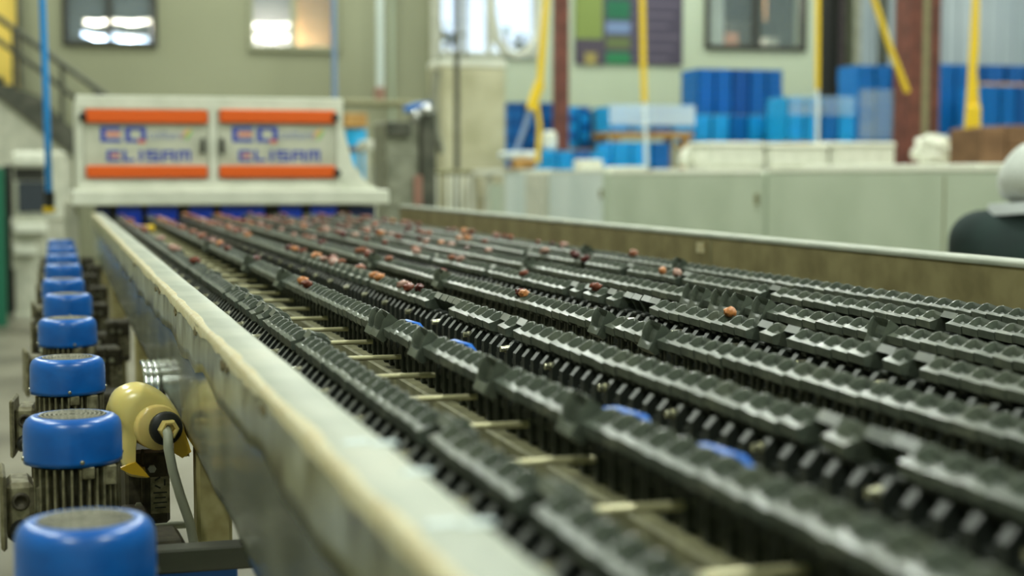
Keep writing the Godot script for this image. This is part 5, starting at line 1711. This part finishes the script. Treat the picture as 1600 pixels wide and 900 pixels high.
	F1.call(1384, 1388, -23.0, M.steel_dark, "very thin dark post in the far bay before the broad red column")
	# poster with colour blocks
	var Z := -19.98
	var t := thing("wall_poster", "dark purple poster with green blocks and pale lines on the pale wall", "poster", at(982, 50, Z))
	o = t.position
	var pb := func(_i: int, called: String, x0: float, y0: float, x1: float, y1: float, c: Color, up: float) -> void:
		var m := pxbox(x0, y0, x1, y1, Z + up, 0.004 + up)
		part(called, m, mat(c, 0.5), t, Transform3D(Basis(), -o))
	pb.call(0, "backing", 899, -80, 1067, 101, c8(64, 56, 76), 0.006)
	pb.call(0, "lime_block", 899, -80, 942, 61, c8(120, 136, 66), 0.008)
	pb.call(0, "plant_picture", 902, 66, 944, 101, c8(72, 62, 76), 0.009)
	pb.call(0, "plant_leaf", 914, 82, 932, 101, c8(150, 136, 74), 0.011)
	for q: Array in [[-40, -6, 26, 112, 76], [0, 30, 14, 96, 66], [34, 52, 110, 132, 170], [58, 76, 92, 104, 62], [82, 100, 24, 116, 70]]:
		pb.call(0, "colour_block", 947, q[0], 985, q[1], c8(q[2], q[3], q[4]), 0.009)
	for k in 6:
		pb.call(0, "text_line", 990, 4 + 17 * k, 1062 - 9 * (k % 3), 9 + 17 * k, c8(96, 88, 106), 0.008)

# ---------------------------------------------------------------- hoses and straps from the ceiling
func hanging() -> void:
	var Z := -7.0
	var t := thing("air_hose", "bright blue air hose hanging from the ceiling with a black coupling and yellow valve", "hose", at(66, 0, Z) * Vector3(1, 0, 1) + Vector3(0, 7, 0))
	var o := t.position
	part("hose", func_tube([Vector3(-0.05, 0, 0), at(62, -60, Z) - o, at(66, 0, Z) - o, at(72, 150, Z) - o, at(77, 302, Z) - o], 0.0145, 12), M.hose_blue, t)
	part("coupling", func_tube([at(77, 300, Z) - o, at(77, 323, Z) - o], 0.022, 12), M.black, t)
	part("valve", span(MB.new(), at(67, 333, Z) - o - Vector3(0, 0, 0.02), at(86, 322, Z) - o + Vector3(0, 0, 0.02), 0.006), M.yellow, t)
	Z = -9.5
	t = thing("pale_hose", "pale blue hose hanging behind the sorting cabinet past the tan pinboard", "hose", at(521, 0, Z) * Vector3(1, 0, 1) + Vector3(0, 7, 0))
	o = t.position
	part("hose", func_tube([Vector3.ZERO, at(521, 0, Z) - o, at(523, 165, Z) - o], 0.018, 12), M.hose_pale, t)
	# white duct hose drooping below the bright window
	var q := []
	for p: Array in [[764, -160], [768, 20], [776, 62], [788, 80], [806, 88], [822, 84], [834, 70], [842, 50], [846, 10]]:
		q.append(at(p[0], p[1], -17.5))
	solo("drooping_hose", func_tube(q, 0.055, 12), M.white, "white flexible hose drooping in front of the bright window", "hose")
	# yellow straps
	var strap := func(_i: int, called: String, pts: Array, z: float, r: Array, label: String, m: Material) -> void:
		var top := at(pts[0][0], pts[0][1], z)
		var th := thing(called, label, "strap", Vector3(top.x, 7, z))
		var ps := [Vector3.ZERO]
		for p: Array in pts:
			ps.append(at(p[0], p[1], z) - th.position)
		var mm := MB.new()
		for i in ps.size() - 1:
			mm.tube([ps[i], ps[i + 1]], r[mini(i, r.size() - 1)], 10, true, r[mini(i + 1, r.size() - 1)])
		part("webbing", mm, m, th)
	var ym: Material = M.yellow
	strap.call(0, "yellow_strap", [[856, -30], [848, 70], [843, 140]], -14.0, [0.026, 0.028, 0.034, 0.034], "thick yellow strap hanging left of the slim red column, splitting into two legs", ym)
	var sp := get_node("yellow_strap") as Node3D
	o = sp.position
	part("knot", func_tube([at(844, 130, -14.0) - o, at(836, 150, -14.0) - o, at(830, 172, -14.0) - o], 0.05, 10), M.yellow, sp)
	part("strap_leg", func_tube([at(831, 165, -14.0) - o, at(818, 205, -14.0) - o, at(806, 236, -14.0) - o], 0.024, 8), M.hose_pale, sp)
	part("strap_leg", func_tube([at(838, 160, -14.0) - o, at(843, 200, -14.0) - o, at(840, 255, -14.0) - o], 0.026, 8), M.yellow, sp)
	solo("grey_cushion", pxbox(796, 236, 842, 248, -14.2, 0.4, 0.02), M.film, "pale grey tray hanging on the legs of the thick yellow strap", "tray")
	solo("yellow_hook_block", pxbox(806, 248, 838, 264, -14.1, 0.2, 0.02), M.wood, "yellow brown block below the pale grey tray", "block")
	strap.call(0, "yellow_strap", [[1003, -30], [1005, 100], [1007, 160]], -14.5, [0.03], "straight yellow strap hanging in front of the dark poster", ym)
	strap.call(0, "yellow_strap", [[1278, -30], [1277, 140]], -15.0, [0.026], "straight yellow strap at the end of the pale wall beside the black post", ym)
	strap.call(0, "yellow_strap", [[1358, -30], [1366, 0], [1390, 72], [1418, 144]], -12.3, [0.026], "slanting yellow strap tied to the broad red column", ym)
	strap.call(0, "yellow_strap", [[1526, -30], [1522, 80], [1516, 150], [1508, 262]], -12.6, [0.03, 0.03, 0.045, 0.035, 0.035], "thick yellow strap hanging past the broad red column with a hook", ym)
	var hk := get_node("yellow_strap_004") as Node3D
	o = hk.position
	part("strap_leg", func_tube([at(1521, 110, -12.6) - o, at(1524, 160, -12.6) - o, at(1527, 200, -12.6) - o], 0.035, 8), M.yellow, hk)
	part("hook_block", pxbox(1518, 164, 1534, 200, -12.5, 0.08, 0.015), M.yellow, hk, Transform3D(Basis(), -o))
	part("hook", func_tube([at(1527, 198, -12.5) - o, at(1534, 206, -12.5) - o, at(1532, 216, -12.5) - o, at(1522, 214, -12.5) - o], 0.02, 8), M.yellow, hk)
	part("cord", func_tube([at(1525, 200, -12.6) - o, at(1526, 262, -12.6) - o], 0.02, 8), M.hose_pale, hk)
	for cq: Array in [["yellow_strap_001", 1007, 158, 1010, 264, -14.5], ["yellow_strap_002", 1277, 138, 1277, 222, -15.0]]:
		var sn := get_node(NodePath(cq[0])) as Node3D
		part("pale_cord", func_tube([at(cq[1], cq[2], cq[5]) - sn.position, at(cq[3], cq[4], cq[5]) - sn.position], 0.022, 8), M.film, sn)
